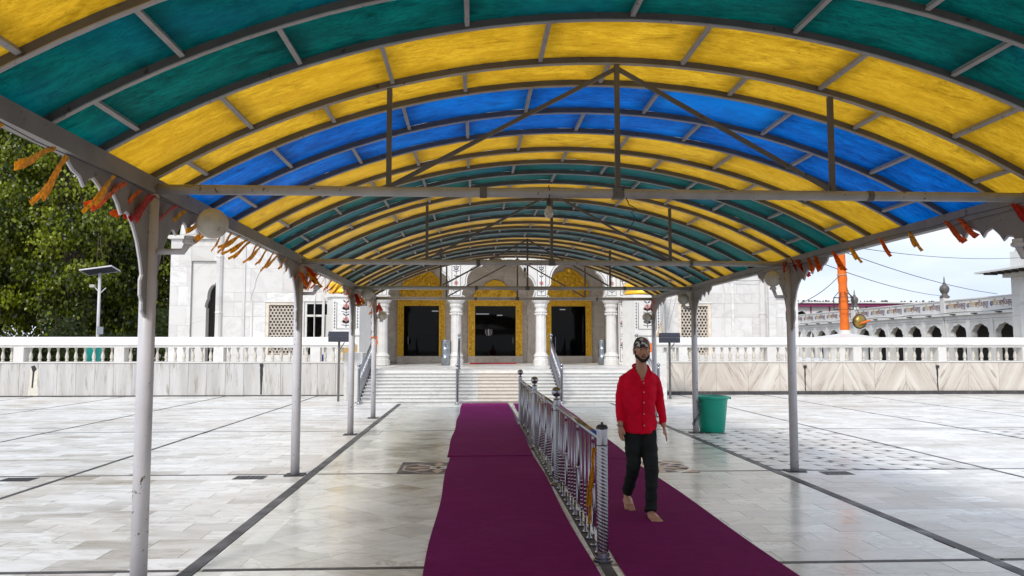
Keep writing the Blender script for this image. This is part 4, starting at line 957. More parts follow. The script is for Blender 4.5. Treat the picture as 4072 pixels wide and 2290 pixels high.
# ticket-style counter window on the left wing
cw = MB().box(-6.6, -6.5, WYY + .05, WYY + .15, 1.3, 3.4).box(-5.45, -5.35, WYY + .05, WYY + .15, 1.3, 3.4).box(-6.5, -5.45, WYY + .05, WYY + .15, 3.3, 3.4).box(-6.5, -5.45, WYY + .051, WYY + .149, 2.80, 2.88).box(-5.78, -5.70, WYY + .052, WYY + .148, 1.3, 2.80).build('window', M['white'], temple); cw['label'] = 'white framed counter window with a fan and a seated attendant'
MB().box(-6.5, -5.45, WYY + .09, WYY + .1, 2.88, 3.3).build('pane', M['glass'], cw)
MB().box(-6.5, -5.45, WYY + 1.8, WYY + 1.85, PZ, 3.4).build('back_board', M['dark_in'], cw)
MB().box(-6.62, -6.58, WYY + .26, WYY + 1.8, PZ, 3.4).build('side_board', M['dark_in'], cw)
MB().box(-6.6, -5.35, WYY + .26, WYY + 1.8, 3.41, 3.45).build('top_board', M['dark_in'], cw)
# left annex, set back, with a dark arched doorway
AY = 33.2
slab_wall(-12.4, -11.56, AY, PZ, 6.05, [], M['slab'], .68, .8, seed=8); slab_wall(-11.555, -10.2, AY + .001, 5.15, 6.05, [], M['slab'], .9, .6, seed=9)
ar = foil_arch(-10.3, .72, 3.2, 1.25, 9, .09, 60)
arch_plate(-11.55, -9.5, 5.14, ar, AY + .12, AY + .5, 'annex_arch', M['slab'], temple); 
for x0, x1 in ((-11.55, -10.96), (-9.64, -9.5)): MB().box(x0, x1, AY + .12, AY + .5, PZ, 3.198).build('annex_jamb', M['slab'], temple)
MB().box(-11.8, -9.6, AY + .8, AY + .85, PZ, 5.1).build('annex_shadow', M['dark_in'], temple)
MB().box(-12.5, -10.2, AY - .12, AY + .4, 6.052, 6.2).build('annex_cornice', M['white'], temple)
MB().box(-12.35, -10.2, AY + .9, AY + 6, PZ, 6.0).build('annex_core', M['slab'], temple)
MB().lathe([(.5, 0), (.55, .1), (.5, .45), (.3, .75), (.08, .9), (.04, 1.2)], (-11.7, AY + .6, 6.21), 14).build('roof_finial', M['grey'], temple, True)
slab_wall(11.95, 13.15, WYY - .1, PZ, 8.0, [(12.25, 12.85, PZ, 3.6)], M['slab'], .7, .8, .09, seed=12)
MB().box(7.4, 13.1, WYY + .26, 45, PZ, 8.1).build('wing_core', M['white'], temple); MB().box(-9.9, -6.65, WYY + .27, 45, PZ, 8.1).build('wing_core', M['white'], temple)
MB().box(-6.64, -4.3, WYY + 1.9, 45, PZ, 8.1).build('wing_core', M['white'], temple)
MB().box(-6.64, -4.31, WYY + .26, WYY + 1.89, 3.5, 8.1).build('wing_core', M['white'], temple)
MB().box(-10.2, 13.4, WYY - .3, 46, 8.21, 8.5).build('roof_slab', M['white'], temple)
MB().box(-5.34, -4.32, FY + .3, WYY + .5, PZ, 8.2).build('return_wall', M['white'], temple); MB().box(6.32, 7.54, FY + .3, WYY + .5, PZ, 8.2).build('return_wall', M['white'], temple)
MB().box(-4.3, 6.3, FY + .355, DY + 4, 7.21, 8.2).build('roof_core', M['white'], temple); MB().box(-4.3, -4.06, DY + .21, 45, PZ, 7.2).build('hall_wall', M['beige'], temple); MB().box(6.06, 6.3, DY + .21, 45, PZ, 7.2).build('hall_wall', M['beige'], temple)
MB().box(-4.05, 6.05, 44.8, 45, PZ, 7.2).build('hall_wall', M['beige'], temple); MB().box(-4.05, 6.05, DY + .21, 44.79, 5.6, 5.8).build('hall_ceiling', M['beige'], temple); MB().box(-4.05, 6.05, DY + .21, 44.79, 1.1, 1.18).build('hall_floor', M['red'], temple)
MB().box(-4.05, 6.05, DY + .205, DY + .23, 6.3, 7.2).build('hall_wall', M['beige'], temple)
for hx0, hx1 in ((-2.35, -1.5), (.2, 1.9), (3.7, 4.4)):
    hb = MB()
    for z in (1.55, 1.9, 2.15): hb.tube([(hx0, 38.4, z), (hx1, 38.4, z)], .022, 6)
    for q in range(7): hb.tube([(hx0 + (hx1 - hx0) * q / 6, 38.4, 1.18), (hx0 + (hx1 - hx0) * q / 6, 38.4, 2.15)], .016, 6)
    hb.build('hall_barrier', M['chrome'], temple)
for hx, hy, hz, L_ in ((.55, 43, 3.35, .7), (1.5, 43.5, 3.3, .3), (-2.0, 43, 3.5, .35), (4.9, 43, 3.6, .3)): MB().box(hx - L_ / 2, hx + L_ / 2, hy - .03, hy + .03, hz, hz + .05).build('tube_light', M['lit'], temple)
# drums and mat on the platform
def drum(x, y, label):
    e = empty('steel_drum', (x, y, PZ), label, 'drum', 'steel drums on the platform')
    MB().lathe([(.17, .003), (.17, .3), (.178, .31), (.17, .32), (.17, .62), (.178, .63), (.17, .64), (.17, .95), (.18, .96), (.18, .98), (.155, .985), (.15, .95)], (x, y, PZ), 18).build('body', M['steel'], e, True)
    MB().box(x - .03, x + .03, y - .18, y - .172, PZ + .7, PZ + .85).build('plate', M['chrome'], e)
drum(-1.02, 30.95, 'grey steel drum left of the middle door beside a column'); drum(5.15, 31.4, 'grey steel drum right of the right gilded door')
tag(MB().box(-.1, 1.85, 33.3, 34.5, PZ + .002, PZ + .03).build('door_mat', M['red']), 'red mat in front of the middle gilded door', 'mat')
fp = empty('rope_pole', (6.55, 28.2, PZ), 'thin white pole with ropes right of the stairs', 'pole')
MB().tube([(6.5, 28.2, PZ), (6.5, 28.2, 6)], .04, 8).build('pole', M['paint'], fp, True)
for q, (x, z) in enumerate(((6.75, 2.4), (6.9, 2.2), (7.0, 2.25))): MB().tube([(x, 28.1, z), (6.9 + q * .25, 28.1, 3.4 + q * .2), (7.2 + q * .3, 28.1, 4.6)], .012, 4).build('rope', M['ropes'], fp)
MB().tube([(6.6, 28.15, 2.0), (6.72, 28.1, 2.5), (6.82, 28.1, 2.05)], .03, 5).build('pulley', M['inko'], fp)

# ------------------------------------------------------------------ arcade building on the right (wall along Y, facing -X)
AX = 42.6
T_ = lambda u, v, w_: (AX + w_, u, v)                   # u along Y, v height, w depth away from the courtyard
arcade = empty('arcade_building', (AX, 84, 0), 'long white arcade with lettered parapet behind the right balustrade', 'building')
AYS = [61.7, 64.8, 67.8, 71.5, 74.75, 78.0, 81.3, 84.6, 88.6, 91.9, 95.2, 98.5, 101.8]
HB = 1.62
def ybox(y0, y1, z0, z1, x0, x1, name, mat, par): return MB().box(AX + x0, AX + x1, y0, y1, z0, z1).build(name, mat, par)
def text_mesh(body, size, mat):
    cu = bpy.data.curves.new('lettering', 'FONT'); cu.body = body; cu.size = size; cu.align_x = 'CENTER'; cu.extrude = .004
    tmp = bpy.data.objects.new('tmp', cu); COL.objects.link(tmp); dg = bpy.context.evaluated_depsgraph_get()
    me = bpy.data.meshes.new_from_object(tmp.evaluated_get(dg)); bpy.data.objects.remove(tmp); me.materials.clear(); me.materials.append(mat); me.name = 'lettering'; return me
tx1 = text_mesh('\u0a38\u0a3f\u0a24\u0a28\u0a3e\u0a2e\u0a41', .62, M['inko']); tx2 = text_mesh('\u0a35\u0a3e\u0a3f\u0a39\u0a17\u0a41\u0a30\u0a42', .62, M['inkm'])
def place_text(me, y, z, par, sc=1.0):
    o_ = link('lettering', me, par, (AX - .172, y, z)); o_.rotation_euler = (R(90), 0, R(-90)); o_.scale = (sc, sc, 1); return o_
for i, y in enumerate(AYS):
    a = (AYS[i - 1] + y) / 2 + .003 if i else 60.05
    b_ = (AYS[i + 1] + y) / 2 - .003 if i < len(AYS) - 1 else y + HB
    if i == 2: b_ = 69.55
    if i == 3: a = 69.7
    intr = [(u, v) for u, v in foil_arch(y, 1.22, 2.55, .98, 9, .08, 48)]
    mb = MB(); pts = [(a, 2.55)] + intr + [(b_, 2.55)]
    pl = pts + [(b_, 4.3), (a, 4.3)]; m_ = len(pl)
    mb.add([T_(u, v, 0) for u, v in pl] + [T_(u, v, .5) for u, v in pl], [tuple(t) for t in tessellate_polygon([[Vector((u, v, 0)) for u, v in pl]])] + [(k, k + m_, k + 1 + m_, k + 1) for k in range(len(pts) - 1)])
    p_ = mb.box(AX, AX + .5, a, y - 1.13, 0, 2.55).box(AX, AX + .5, y + 1.13, b_, 0, 2.55).build('arch_bay', M['grey'], arcade, False, False)
    for s in (a + .12, b_ - .12): ybox(s - .12, s + .12, 0, 3.95, -.1, -.002, 'pilaster', M['grey'], p_)
    ybox(a + .24, b_ - .24, 3.75, 3.95, -.06, -.002, 'panel_head', M['grey'], p_)
    ybox(a, b_, 4.3, 4.5, -.35, .4, 'cornice', M['grey'], p_); ybox(a, b_, 3.96, 4.298, -.14, -.003, 'fascia', M['grey'], p_)
    q_ = ybox(a, b_, 4.62, 5.62, -.15, .15, 'parapet_panel', M['white'], arcade)
    ybox(a, b_, 5.622, 5.72, -.22, .22, 'parapet_coping', M['white'], q_); ybox(a, b_, 4.52, 4.618, -.2, .2, 'parapet_base', M['white'], q_)
    place_text(tx1, y + .52, 4.98, q_, .92); place_text(tx2, y - .56, 4.98, q_, .92)
    MB().lathe([(.2, 0), (.2, .01), (.02, .012)], (0, 0, 0), 14).build('emblem_disc', M['inkb'], q_, False, True, (AX - .151, y + 1.27, 5.12)).rotation_euler = (0, R(-90), 0)
    ybox(y - .25, y + .25, 4.36, 4.44, -.6, -.351, 'drain_spout', M['plate'], p_)
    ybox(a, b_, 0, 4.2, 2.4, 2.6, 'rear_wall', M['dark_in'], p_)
MB().tube([(AX - .3, y, 4.55 - .05 * math.sin((y - 62) * .9)) for y in [60.3 + k * 1.5 for k in range(28)]], .03, 4).build('cable_run', M['wire'], arcade)
ybox(60.1, 104, 4.31, 4.4, .41, 4.0, 'roof', M['grey'], arcade)
for y in (69.62, 86.6):
    p_ = ybox(y - .3, y + .3, 4.4, 6.0, -.3, .3, 'parapet_pier', M['white'], arcade)
    MB().lathe([(.42, 0), (.42, .1), (.3, .2), (.22, .32), (.34, .5), (.42, .75), (.36, 1.0), (.2, 1.15), (.14, 1.2), (.14, 1.3), (.07, 1.4), (.05, 1.75), (.01, 1.95)], (AX, y, 6.001), 12).build('finial', M['frame'], p_, True)
# corner tower at the near end of the arcade
tw = empty('corner_tower', (AX + 1.5, 59, 0), 'white corner tower with projecting eave at the right edge', 'tower')
TY0, TY1 = 54.0, 60.0
for j in range(9): MB().box(AX - .5, AX + 5, TY0, TY1, j * .8, (j + 1) * .8 - .008).build('stone_course', M['grey'], tw)
MB().box(AX - 2.6, AX + 6, TY0 - 2, TY1 + 1.3, 7.36, 7.5).build('eave_slab', M['grey'], tw); MB().box(AX - .9, AX + 5.4, TY0 - .4, TY1 + .4, 7.0, 7.355).build('eave_cove', M['grey'], tw)
for q in range(10): MB().box(AX - 2.5, AX - 1.4, TY0 - 1 + q * .8, TY0 - .9 + q * .8, 7.2, 7.359).build('eave_rib', M['plate'], tw)
MB().box(AX - .5, AX + 5, TY0, TY1, 7.501, 9.0).build('upper_block', M['grey'], tw)
MB().box(AX - .7, AX - .501, 56.8, 58.8, 1.5, 4.5).build('blind_panel', M['white'], tw); MB().box(AX - .7, AX - .501, 56.8, 58.8, 5.0, 6.6).build('blind_panel', M['white'], tw)
MB().lathe([(.7, 0), (.75, .15), (.55, .3), (.35, .5), (.5, .7), (.62, 1.0), (.55, 1.3), (.35, 1.5), (.2, 1.6), (.15, 2.1)], (AX + .3, TY1 - .7, 9.001), 14).build('finial', M['grey'], tw, True)
# far building with plum cornice
fb = empty('far_arcade', (54, 112, 0), 'far white building with plum cornice behind the flagpole', 'building')
FBY = 112
for k in range(9):
    x = 44.5 + k * 2.75; intr = foil_arch(x, .95, 5.6, 1.05, 7, .07, 30)
    a_ = arch_plate(x - 1.37, x + 1.37, 7.3, intr, FBY, FBY + .4, 'arch_bay', M['white'], fb)
    MB().box(x - 1.37, x - .9, FBY, FBY + .4, 0, 5.598).box(x + .9, x + 1.37, FBY, FBY + .4, 0, 5.598).build('pier', M['white'], a_); MB().box(x - .9, x + .9, FBY, FBY + .3, 0, 4.6).build('parapet', M['white'], a_)
    MB().box(x - 1.46, x - 1.28, FBY - .08, FBY - .003, 4.6, 7.3).build('plum_strip', M['pink'], a_); MB().box(x - 1.37, x + 1.37, FBY + 2, FBY + 2.1, 0, 7.3).build('rear_wall', M['dark_in'], a_)
    MB().box(x - .45, x + .1, FBY + 1.8, FBY + 1.9, 4.6, 6.0).build('shutter', M['pink'], a_)
MB().box(42.5, 69, FBY - .7, FBY + 2.5, 7.301, 7.75).build('cornice', M['pink'], fb); MB().box(42.3, 69.2, FBY - 1.0, FBY + 2.7, 7.751, 7.95).build('roof_edge', M['grey'], fb)
tp = MB()
for k in range(60): x = 43 + rng.random() * 25; tp.ball((x, FBY - .5, 7.98 + rng.random() * .1), rng.uniform(.08, .22), 5)
tag(tp.build('roof_clutter', M['plate'], fb), None)['kind'] = 'stuff'

# ------------------------------------------------------------------ flagpole wrapped in orange cloth
nf = empty('flagpole', (21.53, 45, 0), 'tall flagpole wrapped in orange cloth on a round white plinth', 'flagpole')
NX, NY = 21.53, 45
MB().lathe([(1.2, 0), (1.2, 1.9), (1.75, 2.02), (1.75, 2.16), (1.1, 2.25), (.35, 2.36), (.3, 2.56)], (NX, NY, 0), 28).build('plinth', M['white'], nf)
cl = MB(); n = 14; vs_ = []; fs = []
for j in range(61):
    z = 2.55 + j * .33; r_ = .25 - .0012 * j + .012 * math.sin(j * 2.1) + (.03 if j in (9, 16, 4) else 0)
    for i in range(n): a = 2 * math.pi * i / n; q = r_ + .012 * math.sin(3 * a + j * .4); vs_.append((NX - .15 - .009 * j + .15 + q * math.cos(a), NY + q * math.sin(a), z))
for j in range(60):
    for i in range(n): fs.append((j * n + i, j * n + (i + 1) % n, (j + 1) * n + (i + 1) % n, (j + 1) * n + i))
cl.add(vs_, fs).build('cloth_wrap', M['orange'], nf, True)
MB().tube([(NX, NY, 2.4), (NX - .5, NY, 22.4)], .12, 8).build('pole', M['steel'], nf)
for z, nm in ((3.75, 'cage_ring'), (4.45, 'cage_ring')): MB().tube([(NX - .05 + .56 * math.cos(a), NY + .56 * math.sin(a), z) for a in [math.pi / 4 * q for q in range(8)]], .02, 4, True).build(nm, M['plate'], nf)
for q in range(8):
    a = math.pi / 4 * q; MB().tube([(NX - .05 + .56 * math.cos(a), NY + .56 * math.sin(a), 3.75), (NX - .05 + .56 * math.cos(a), NY + .56 * math.sin(a), 4.45), (NX - .08 + .25 * math.cos(a), NY + .25 * math.sin(a), 4.75)], .02, 4).build('cage_bar', M['plate'], nf)
MB().tube([(NX - .1 + .27 * math.cos(a), NY + .27 * math.sin(a), 5.75 + .02 * math.sin(3 * a)) for a in [math.pi / 6 * q for q in range(12)]], .025, 5, True).build('tie_rope', M['globe'], nf)
gd = empty('brass_pulley_drum', (22.2, 44.9, 2.4), 'round brass drum hung beside the orange flagpole', 'drum')
dd = MB().lathe([(.1, -.2), (.34, -.16), (.38, 0), (.34, .16), (.1, .2)], (0, 0, 0), 20).build('shell', M['brass'], gd, True, True, (22.2, 44.6, 3.05)); dd.rotation_euler = (R(90), 0, R(20))
MB().tube([(22.2 + .40 * math.cos(a), 44.6, 3.05 + .40 * math.sin(a)) for a in [math.pi / 9 * q for q in range(18)]], .03, 5, True).build('rim', M['plate'], gd)
MB().tube([(21.98, 44.4, 2.9), (22.38, 44.4, 3.0), (22.78, 44.5, 3.12)], [.04, .06, .05], 6).build('strap', M['orange'], gd)
MB().tube([(22.2, 44.6, 3.45), (21.6, 44.8, 5.0)], .018, 4).build('hanger', M['wire'], gd); MB().tube([(21.75, 44.8, 3.0), (21.98, 44.7, 3.02)], .03, 4).build('bracket', M['plate'], gd)
def wire(p, q, sag, label, r=.02):
    p, q = Vector(p), Vector(q); o_ = MB().tube([p.lerp(q, i / 16) - Vector((0, 0, sag * 4 * (i / 16) * (1 - i / 16))) for i in range(17)], r, 4).build('overhead_cable', M['wire']); tag(o_, label, 'cable', 'overhead cables')
wire((21.3, 45, 5.75), (12.7, 31.3, 3.2), .25, 'cable from the orange flagpole down to the temple corner', .018)
def wire2(p, e, label):
    p, e = Vector(p), Vector(e); wire(p - (e - p) * .4, e, .5, label, .022)
wire2((21.15, 45, 6.53), (42.4, 69.6, 6.15), 'cable crossing behind the flagpole to the arcade finial')
wire2((22.9, 45, 7.06), (42.3, 62, 5.85), 'cable sloping to the arcade parapet near the tower')
wire((20.5, 43, 7.25), (46, 61, 8.9), .5, 'high nearly level cable below the right eave', .02)
wire((9.6, 31.5, 4.4), (13.1, 31.4, 4.55), .2, 'thin cable sagging across the right temple wing', .012)

# ------------------------------------------------------------------ solar lamp and trees on the left
so = empty('solar_lamp', (-17.65, 38.5, 0), 'solar panel lamp on a white pole before the trees', 'street lamp')
SX, SY = -17.65, 38.5
MB().tube([(SX, SY, 0), (SX, SY, 5.1)], .07, 10).build('pole', M['paint'], so, True)
pn = MB().box(-.72, .72, -.45, .45, -.02, .02).build('panel', M['navy'], so, False, True, (SX, SY, 5.22)); pn.rotation_euler = (R(-10), R(-8), 0)
fr_ = MB()
for a in ((-.75, .75, -.48, -.45), (-.75, .75, .45, .48), (-.75, -.72, -.449, .449), (.72, .75, -.449, .449)): fr_.box(a[0], a[1], a[2], a[3], -.03, .03)
f2 = fr_.build('panel_frame', M['paint'], so, False, True, (SX, SY, 5.22)); f2.rotation_euler = (R(-10), R(-8), 0)
MB().tube([(SX, SY, 4.2), (SX - .25, SY, 4.45)], .03, 6).build('lamp_arm', M['paint'], so); MB().box(SX - .42, SX - .2, SY - .1, SY + .1, 4.42, 4.55).build('lamp_head', M['globe'], so)
MB().tube([(SX, SY, 4.1), (SX + .3, SY, 4.4)], .025, 5).build('stay', M['paint'], so); MB().box(SX + .02, SX + .3, SY - .12, SY - .06, 2.2, 2.55).build('control_box', M['steel'], so)
def tree(x, y, h, rx, rz, z0, label, nclump, per, lsize, seed, mat='leaf', group='leafy trees beyond the left balustrade'):
    r_ = random.Random(seed); e = empty('leafy_tree', (x, y, 0), label, 'tree', group)
    tr = MB(); top = Vector((x + r_.uniform(-.5, .5), y, h * .55))
    tr.tube([(x, y, -.1), (x + .1, y, h * .12), (x - .1, y, h * .3), top], [.55, .42, .36, .25], 10)
    cl_ = []
    for k in range(nclump):
        while True:
            p = Vector((r_.uniform(-1, 1), r_.uniform(-1, 1), r_.uniform(-1, 1)))
            if .35 < p.length < 1: break
        c = Vector((x + p.x * rx, y + p.y * rx * .7, z0 + (h - z0) * .5 + p.z * (h - z0) * .5)); c += Vector((noise.noise(c * .35), noise.noise(c * .35 + Vector((9, 0, 0))), noise.noise(c * .35 + Vector((0, 9, 0))))) * 1.4
        cl_.append(c)
    for k, c in enumerate(cl_):
        if k % 5 == 0:
            s_ = Vector((x, y, r_.uniform(h * .15, h * .5))); m_ = s_.lerp(c, .5) + Vector((0, 0, .5)); tr.tube([s_, m_, c], [.13, .08, .03], 5)
        if k % 7 == 0: tr.tube([c, c + Vector((r_.uniform(-.3, .3), -.4, -.9)), c + Vector((r_.uniform(-.4, .4), -.5, -2.0))], [.03, .02, .012], 4)
    tr.build('trunk', M['trunk'], e)
    vs_ = []; fs = []; rv = []
    for c in cl_:
        cr_ = r_.uniform(.7, 1.5); br = r_.random() ** 2 * .75 - .08
        for q in range(per):
            d = Vector((r_.gauss(0, 1), r_.gauss(0, 1), r_.gauss(0, 1))).normalized() * cr_ * r_.random() ** .45; p = c + Vector((d.x, d.y, d.z * .75))
            s = lsize * r_.uniform(.6, 1.3); dn = Vector((r_.gauss(0, .5), r_.gauss(-.2, .5), -1)).normalized(); sd_ = dn.cross(Vector((r_.gauss(0, 1), r_.gauss(0, 1), r_.gauss(0, .3)))).normalized()
            k = len(vs_); vs_ += [p, p + dn * s * .45 + sd_ * s * .42, p + dn * s * 1.15, p + dn * s * .45 - sd_ * s * .42]; fs.append((k, k + 1, k + 2, k + 3))
            rv.append(min(1, max(0, br + r_.random() ** 2.6 * .7)))
    me_ = bpy.data.meshes.new('crown'); me_.from_pydata(vs_, [], fs); me_.materials.append(M[mat]); set_rnd(me_, rv); link('crown', me_, e); return e
tree(-29.5, 47, 17, 6.2, 7, .2, 'leafy tree at the far left edge beyond the balustrade', 270, 215, .19, 1)
tree(-22.3, 44.5, 16, 4.8, 7, .2, 'leafy tree behind the solar lamp beyond the balustrade', 250, 215, .185, 2)
tree(-16.6, 47, 14, 3.8, 6, .2, 'leafy tree beside the temple annex left of nearest canopy post', 170, 215, .185, 3)
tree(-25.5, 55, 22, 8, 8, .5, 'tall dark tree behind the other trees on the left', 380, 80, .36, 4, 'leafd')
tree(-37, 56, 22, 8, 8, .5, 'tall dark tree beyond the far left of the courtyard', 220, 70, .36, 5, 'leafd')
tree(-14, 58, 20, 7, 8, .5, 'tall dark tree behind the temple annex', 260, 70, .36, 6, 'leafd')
hd = MB(); hr = []; r_ = random.Random(12)
hv = []; hf = []
for k in range(17000):
    p = Vector((r_.uniform(-44, -13.4), 41 + r_.uniform(-.8, 1.2), r_.random() ** .7 * 3.4)); p.z *= .55 + .75 * abs(noise.noise(Vector((p.x * .45, 1.7, 0)))) * 1.6; s = .2 * r_.uniform(.6, 1.3); dn = Vector((r_.gauss(0, .6), r_.gauss(-.3, .5), -1)).normalized(); sd_ = dn.orthogonal().normalized()
    j = len(hv); hv += [p, p + dn * s * .5 + sd_ * s * .4, p + dn * s, p + dn * s * .5 - sd_ * s * .4]; hf.append((j, j + 1, j + 2, j + 3)); hr.append(r_.random() * .35)
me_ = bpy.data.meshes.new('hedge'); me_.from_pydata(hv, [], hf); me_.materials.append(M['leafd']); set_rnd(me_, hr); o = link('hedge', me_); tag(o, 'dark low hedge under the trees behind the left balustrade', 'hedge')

# ------------------------------------------------------------------ people
def hloft(mb, rings, n=18, cap=True):
    vs_ = []; fs = []
    for (x, y, z, rx, ry, *tl) in rings:
        for i in range(n): a = 2 * math.pi * i / n; vs_.append((x + rx * math.cos(a), y + ry * math.sin(a), z + (tl[0] * math.sin(a) if tl else 0)))
    for j in range(len(rings) - 1):
        for i in range(n): fs.append((j * n + i, j * n + (i + 1) % n, (j + 1) * n + (i + 1) % n, (j + 1) * n + i))
    fs += [tuple(range(n - 1, -1, -1)), tuple(range((len(rings) - 1) * n, len(rings) * n))]
    mb.add(vs_, fs)
def remeshed(name, mb, mat, par, voxel, sm=3, fold=None):
    me = mb.mesh(name, mat, True); tmp = bpy.data.objects.new('tmp', me); COL.objects.link(tmp)
    md = tmp.modifiers.new('r', 'REMESH'); md.mode = 'VOXEL'; md.voxel_size = voxel; md.use_smooth_shade = True
    s = tmp.modifiers.new('s', 'SMOOTH'); s.iterations = sm; s.factor = .5
    out = bpy.data.meshes.new_from_object(tmp.evaluated_get(bpy.context.evaluated_depsgraph_get())); bpy.data.objects.remove(tmp)
    if fold:
        for v in out.vertices: v.co += v.normal * fold(v.co)
    out.name = name; out.materials.clear(); out.materials.append(mat); out.polygons.foreach_set('use_smooth', [True] * len(out.polygons)); return link(name, out, par)
def limb(mb, pts, radii, n=12): mb.tube(pts, radii, n)
def hand(mb, w_, d, side, fwd, curl=.25):
    """palm and five fingers from the wrist w_ along direction d; side points to the thumb, fwd = palm normal"""
    w_, d, side, fwd = Vector(w_), Vector(d).normalized(), Vector(side).normalized(), Vector(fwd).normalized()
    for k in range(4):
        o_ = (k - 1.5) * .019; b0 = w_ + side * o_ * .6; b1 = w_ + d * .085 + side * o_
        mb.tube([b0, b1], [.016, .0125], 8)
        L = (.062, .074, .07, .055)[3 - k] if True else 0
        mb.tube([b1 - d * .008, b1 + d * L * .5 + fwd * L * curl * .3, b1 + d * L * .9 + fwd * L * (curl * 1.1)], [.0095, .0088, .007], 7)
    t0 = w_ + d * .025 + side * .026
    mb.tube([w_ + d * .012 + side * .012, t0 + side * .008, t0 + d * .035 + side * .022 + fwd * .01, t0 + d * .06 + side * .02 + fwd * .016], [.015, .0125, .0105, .008], 7)
def foot(mb, heel, toe, lift=0.0):
    h, t = Vector(heel), Vector(toe); d = (t - h); u = d.normalized(); s = Vector((u.y, -u.x, 0)).normalized()
    mb.tube([h + u * .02 + Vector((0, 0, .035)), h.lerp(t, .3) + Vector((0, 0, .042)), h.lerp(t, .6) + Vector((0, 0, .036)), h.lerp(t, .78) + Vector((0, 0, .026))], [.030, .034, .036, .026], 12)
    for s_ in (-1, 1): mb.tube([h.lerp(t, .35) + s * .018 * s_ + Vector((0, 0, .03)), h.lerp(t, .75) + s * .026 * s_ + Vector((0, 0, .022))], [.03, .022], 10)
    for k in range(5):
        o_ = (k - 2) * .019; L = (.0, .004, .002, -.008, -.018)[k]; b0 = h.lerp(t, .72) + s * o_ + Vector((0, 0, .018)); mb.tube([b0, t + s * o_ * 1.12 + u * L + Vector((0, 0, .012))], [.014, .0115 if k == 0 else .0085], 7)

def head_mesh(mb, c, s=1.0):
    c = Vector(c)
    mb.ball(c + Vector((0, .012, .035)), .1, 20, (.76, .96, .86)); mb.ball(c + Vector((0, -.02, -.03)), .085, 18, (.76, .80, 1.02))
    mb.ball(c + Vector((0, -.045, -.085)), .05, 14, (.78, .75, .65)); mb.ball(c + Vector((0, -.075, -.005)), .04, 10, (1.15, .4, .7))
    mb.tube([c + Vector((0, -.088, .022)), c + Vector((0, -.108, -.018)), c + Vector((0, -.112, -.028))], [.010, .0135, .014], 8)
    for s_ in (-1, 1):
        mb.ball(c + Vector((.013 * s_, -.098, -.03)), .011, 8); mb.ball(c + Vector((.077 * s_, .01, -.008)), .03, 10, (.28, .65, 1.05)); mb.ball(c + Vector((.042 * s_, -.06, -.022)), .03, 10, (1, .7, .8))
        mb.ball(c + Vector((.033 * s_, -.083, .026)), .016, 8, (1.5, .6, .5))
    mb.tube([c + Vector((-.022, -.088, -.058)), c + Vector((0, -.097, -.057)), c + Vector((.022, -.088, -.058))], [.006, .010, .006], 6)

man = empty('person', (1.66, 7.85, 0), 'man in red shirt and dark jeans walking barefoot towards the camera', 'person')
HC = (1.672, 7.80, 1.60)
B = MB()
head_mesh(B, HC)
hloft(B, [(1.67, 7.84, 1.29, .12, .088), (1.67, 7.836, 1.35, .105, .082), (1.67, 7.832, 1.40, .07, .07), (1.67, 7.825, 1.45, .056, .058), (1.67, 7.825, 1.47, .054, .058), (1.672, 7.82, 1.53, .056, .06)], 14)
hloft(B, [(1.655, 7.86, .88, .12, .085), (1.655, 7.86, 1.0, .13, .085), (1.655, 7.85, 1.15, .155, .10), (1.655, 7.845, 1.3, .15, .09), (1.66, 7.84, 1.37, .10, .07)], 16)
SHR, ELR, WRR = (1.53, 7.85, 1.33), (1.462, 7.885, 1.10), (1.452, 7.80, .875)     # his right arm (image left)
SHL, ELL, WRL = (1.79, 7.85, 1.33), (1.866, 7.91, 1.09), (1.890, 7.84, .86)
for a, b_, c in ((SHR, ELR, WRR), (SHL, ELL, WRL)): limb(B, [a, b_, c], [.034, .036, .026])
hand(B, WRR, (.04, -.06, -1), (.35, -1, 0), (1, .3, 0)); hand(B, WRL, (.22, -.12, -1), (-.25, -1, .1), (-1, .2, 0), .08)
KNL, ANL, HEL, TOL = (1.73, 7.70, .46), (1.725, 7.72, .09), (1.715, 7.74, .0), (1.74, 7.49, .0)
KNR, ANR = (1.575, 7.79, .46), (1.568, 8.10, .17)
limb(B, [(1.72, 7.86, .84), KNL, ANL], [.068, .052, .036]); limb(B, [(1.60, 7.86, .84), KNR, ANR], [.068, .052, .036])
foot(B, HEL, TOL); foot(B, (1.567, 8.15, .12), (1.575, 7.97, .008))
body = remeshed('body', B, M['skin'], man, .0042, 1)
# clothing
S = MB()
hloft(S, [(1.655, 7.86, .80, .172, .122), (1.655, 7.86, .86, .170, .120), (1.655, 7.86, .98, .155, .110), (1.655, 7.855, 1.1, .158, .113), (1.655, 7.85, 1.22, .170, .117), (1.655, 7.85, 1.31, .176, .112), (1.657, 7.848, 1.365, .160, .098, .01), (1.662, 7.843, 1.405, .112, .086, .02), (1.667, 7.838, 1.428, .078, .074, .034)], 26)
limb(S, [(1.54, 7.85, 1.345), (1.502, 7.858, 1.312), (1.474, 7.875, 1.21), (1.462, 7.885, 1.10), (1.456, 7.85, .99), (1.452, 7.812, .905)], [.048, .054, .051, .047, .042, .036], 16)
limb(S, [(1.78, 7.85, 1.345), (1.817, 7.858, 1.312), (1.850, 7.88, 1.21), (1.866, 7.91, 1.09), (1.880, 7.88, .98), (1.890, 7.85, .885)], [.048, .054, .051, .047, .042, .036], 16)
def fold_s(p): return .010 * noise.noise(Vector((p.x * 9 + p.z * 5, p.y * 9, p.z * 7))) + .004 * noise.noise(p * 22) + .010 * math.sin(p.z * 46 + p.x * 30) * max(0, noise.noise(p * 5))
shirt = remeshed('shirt', S, M['shirt'], man, .009, 7, fold_s)
bm = bmesh.new(); bm.from_mesh(shirt.data)
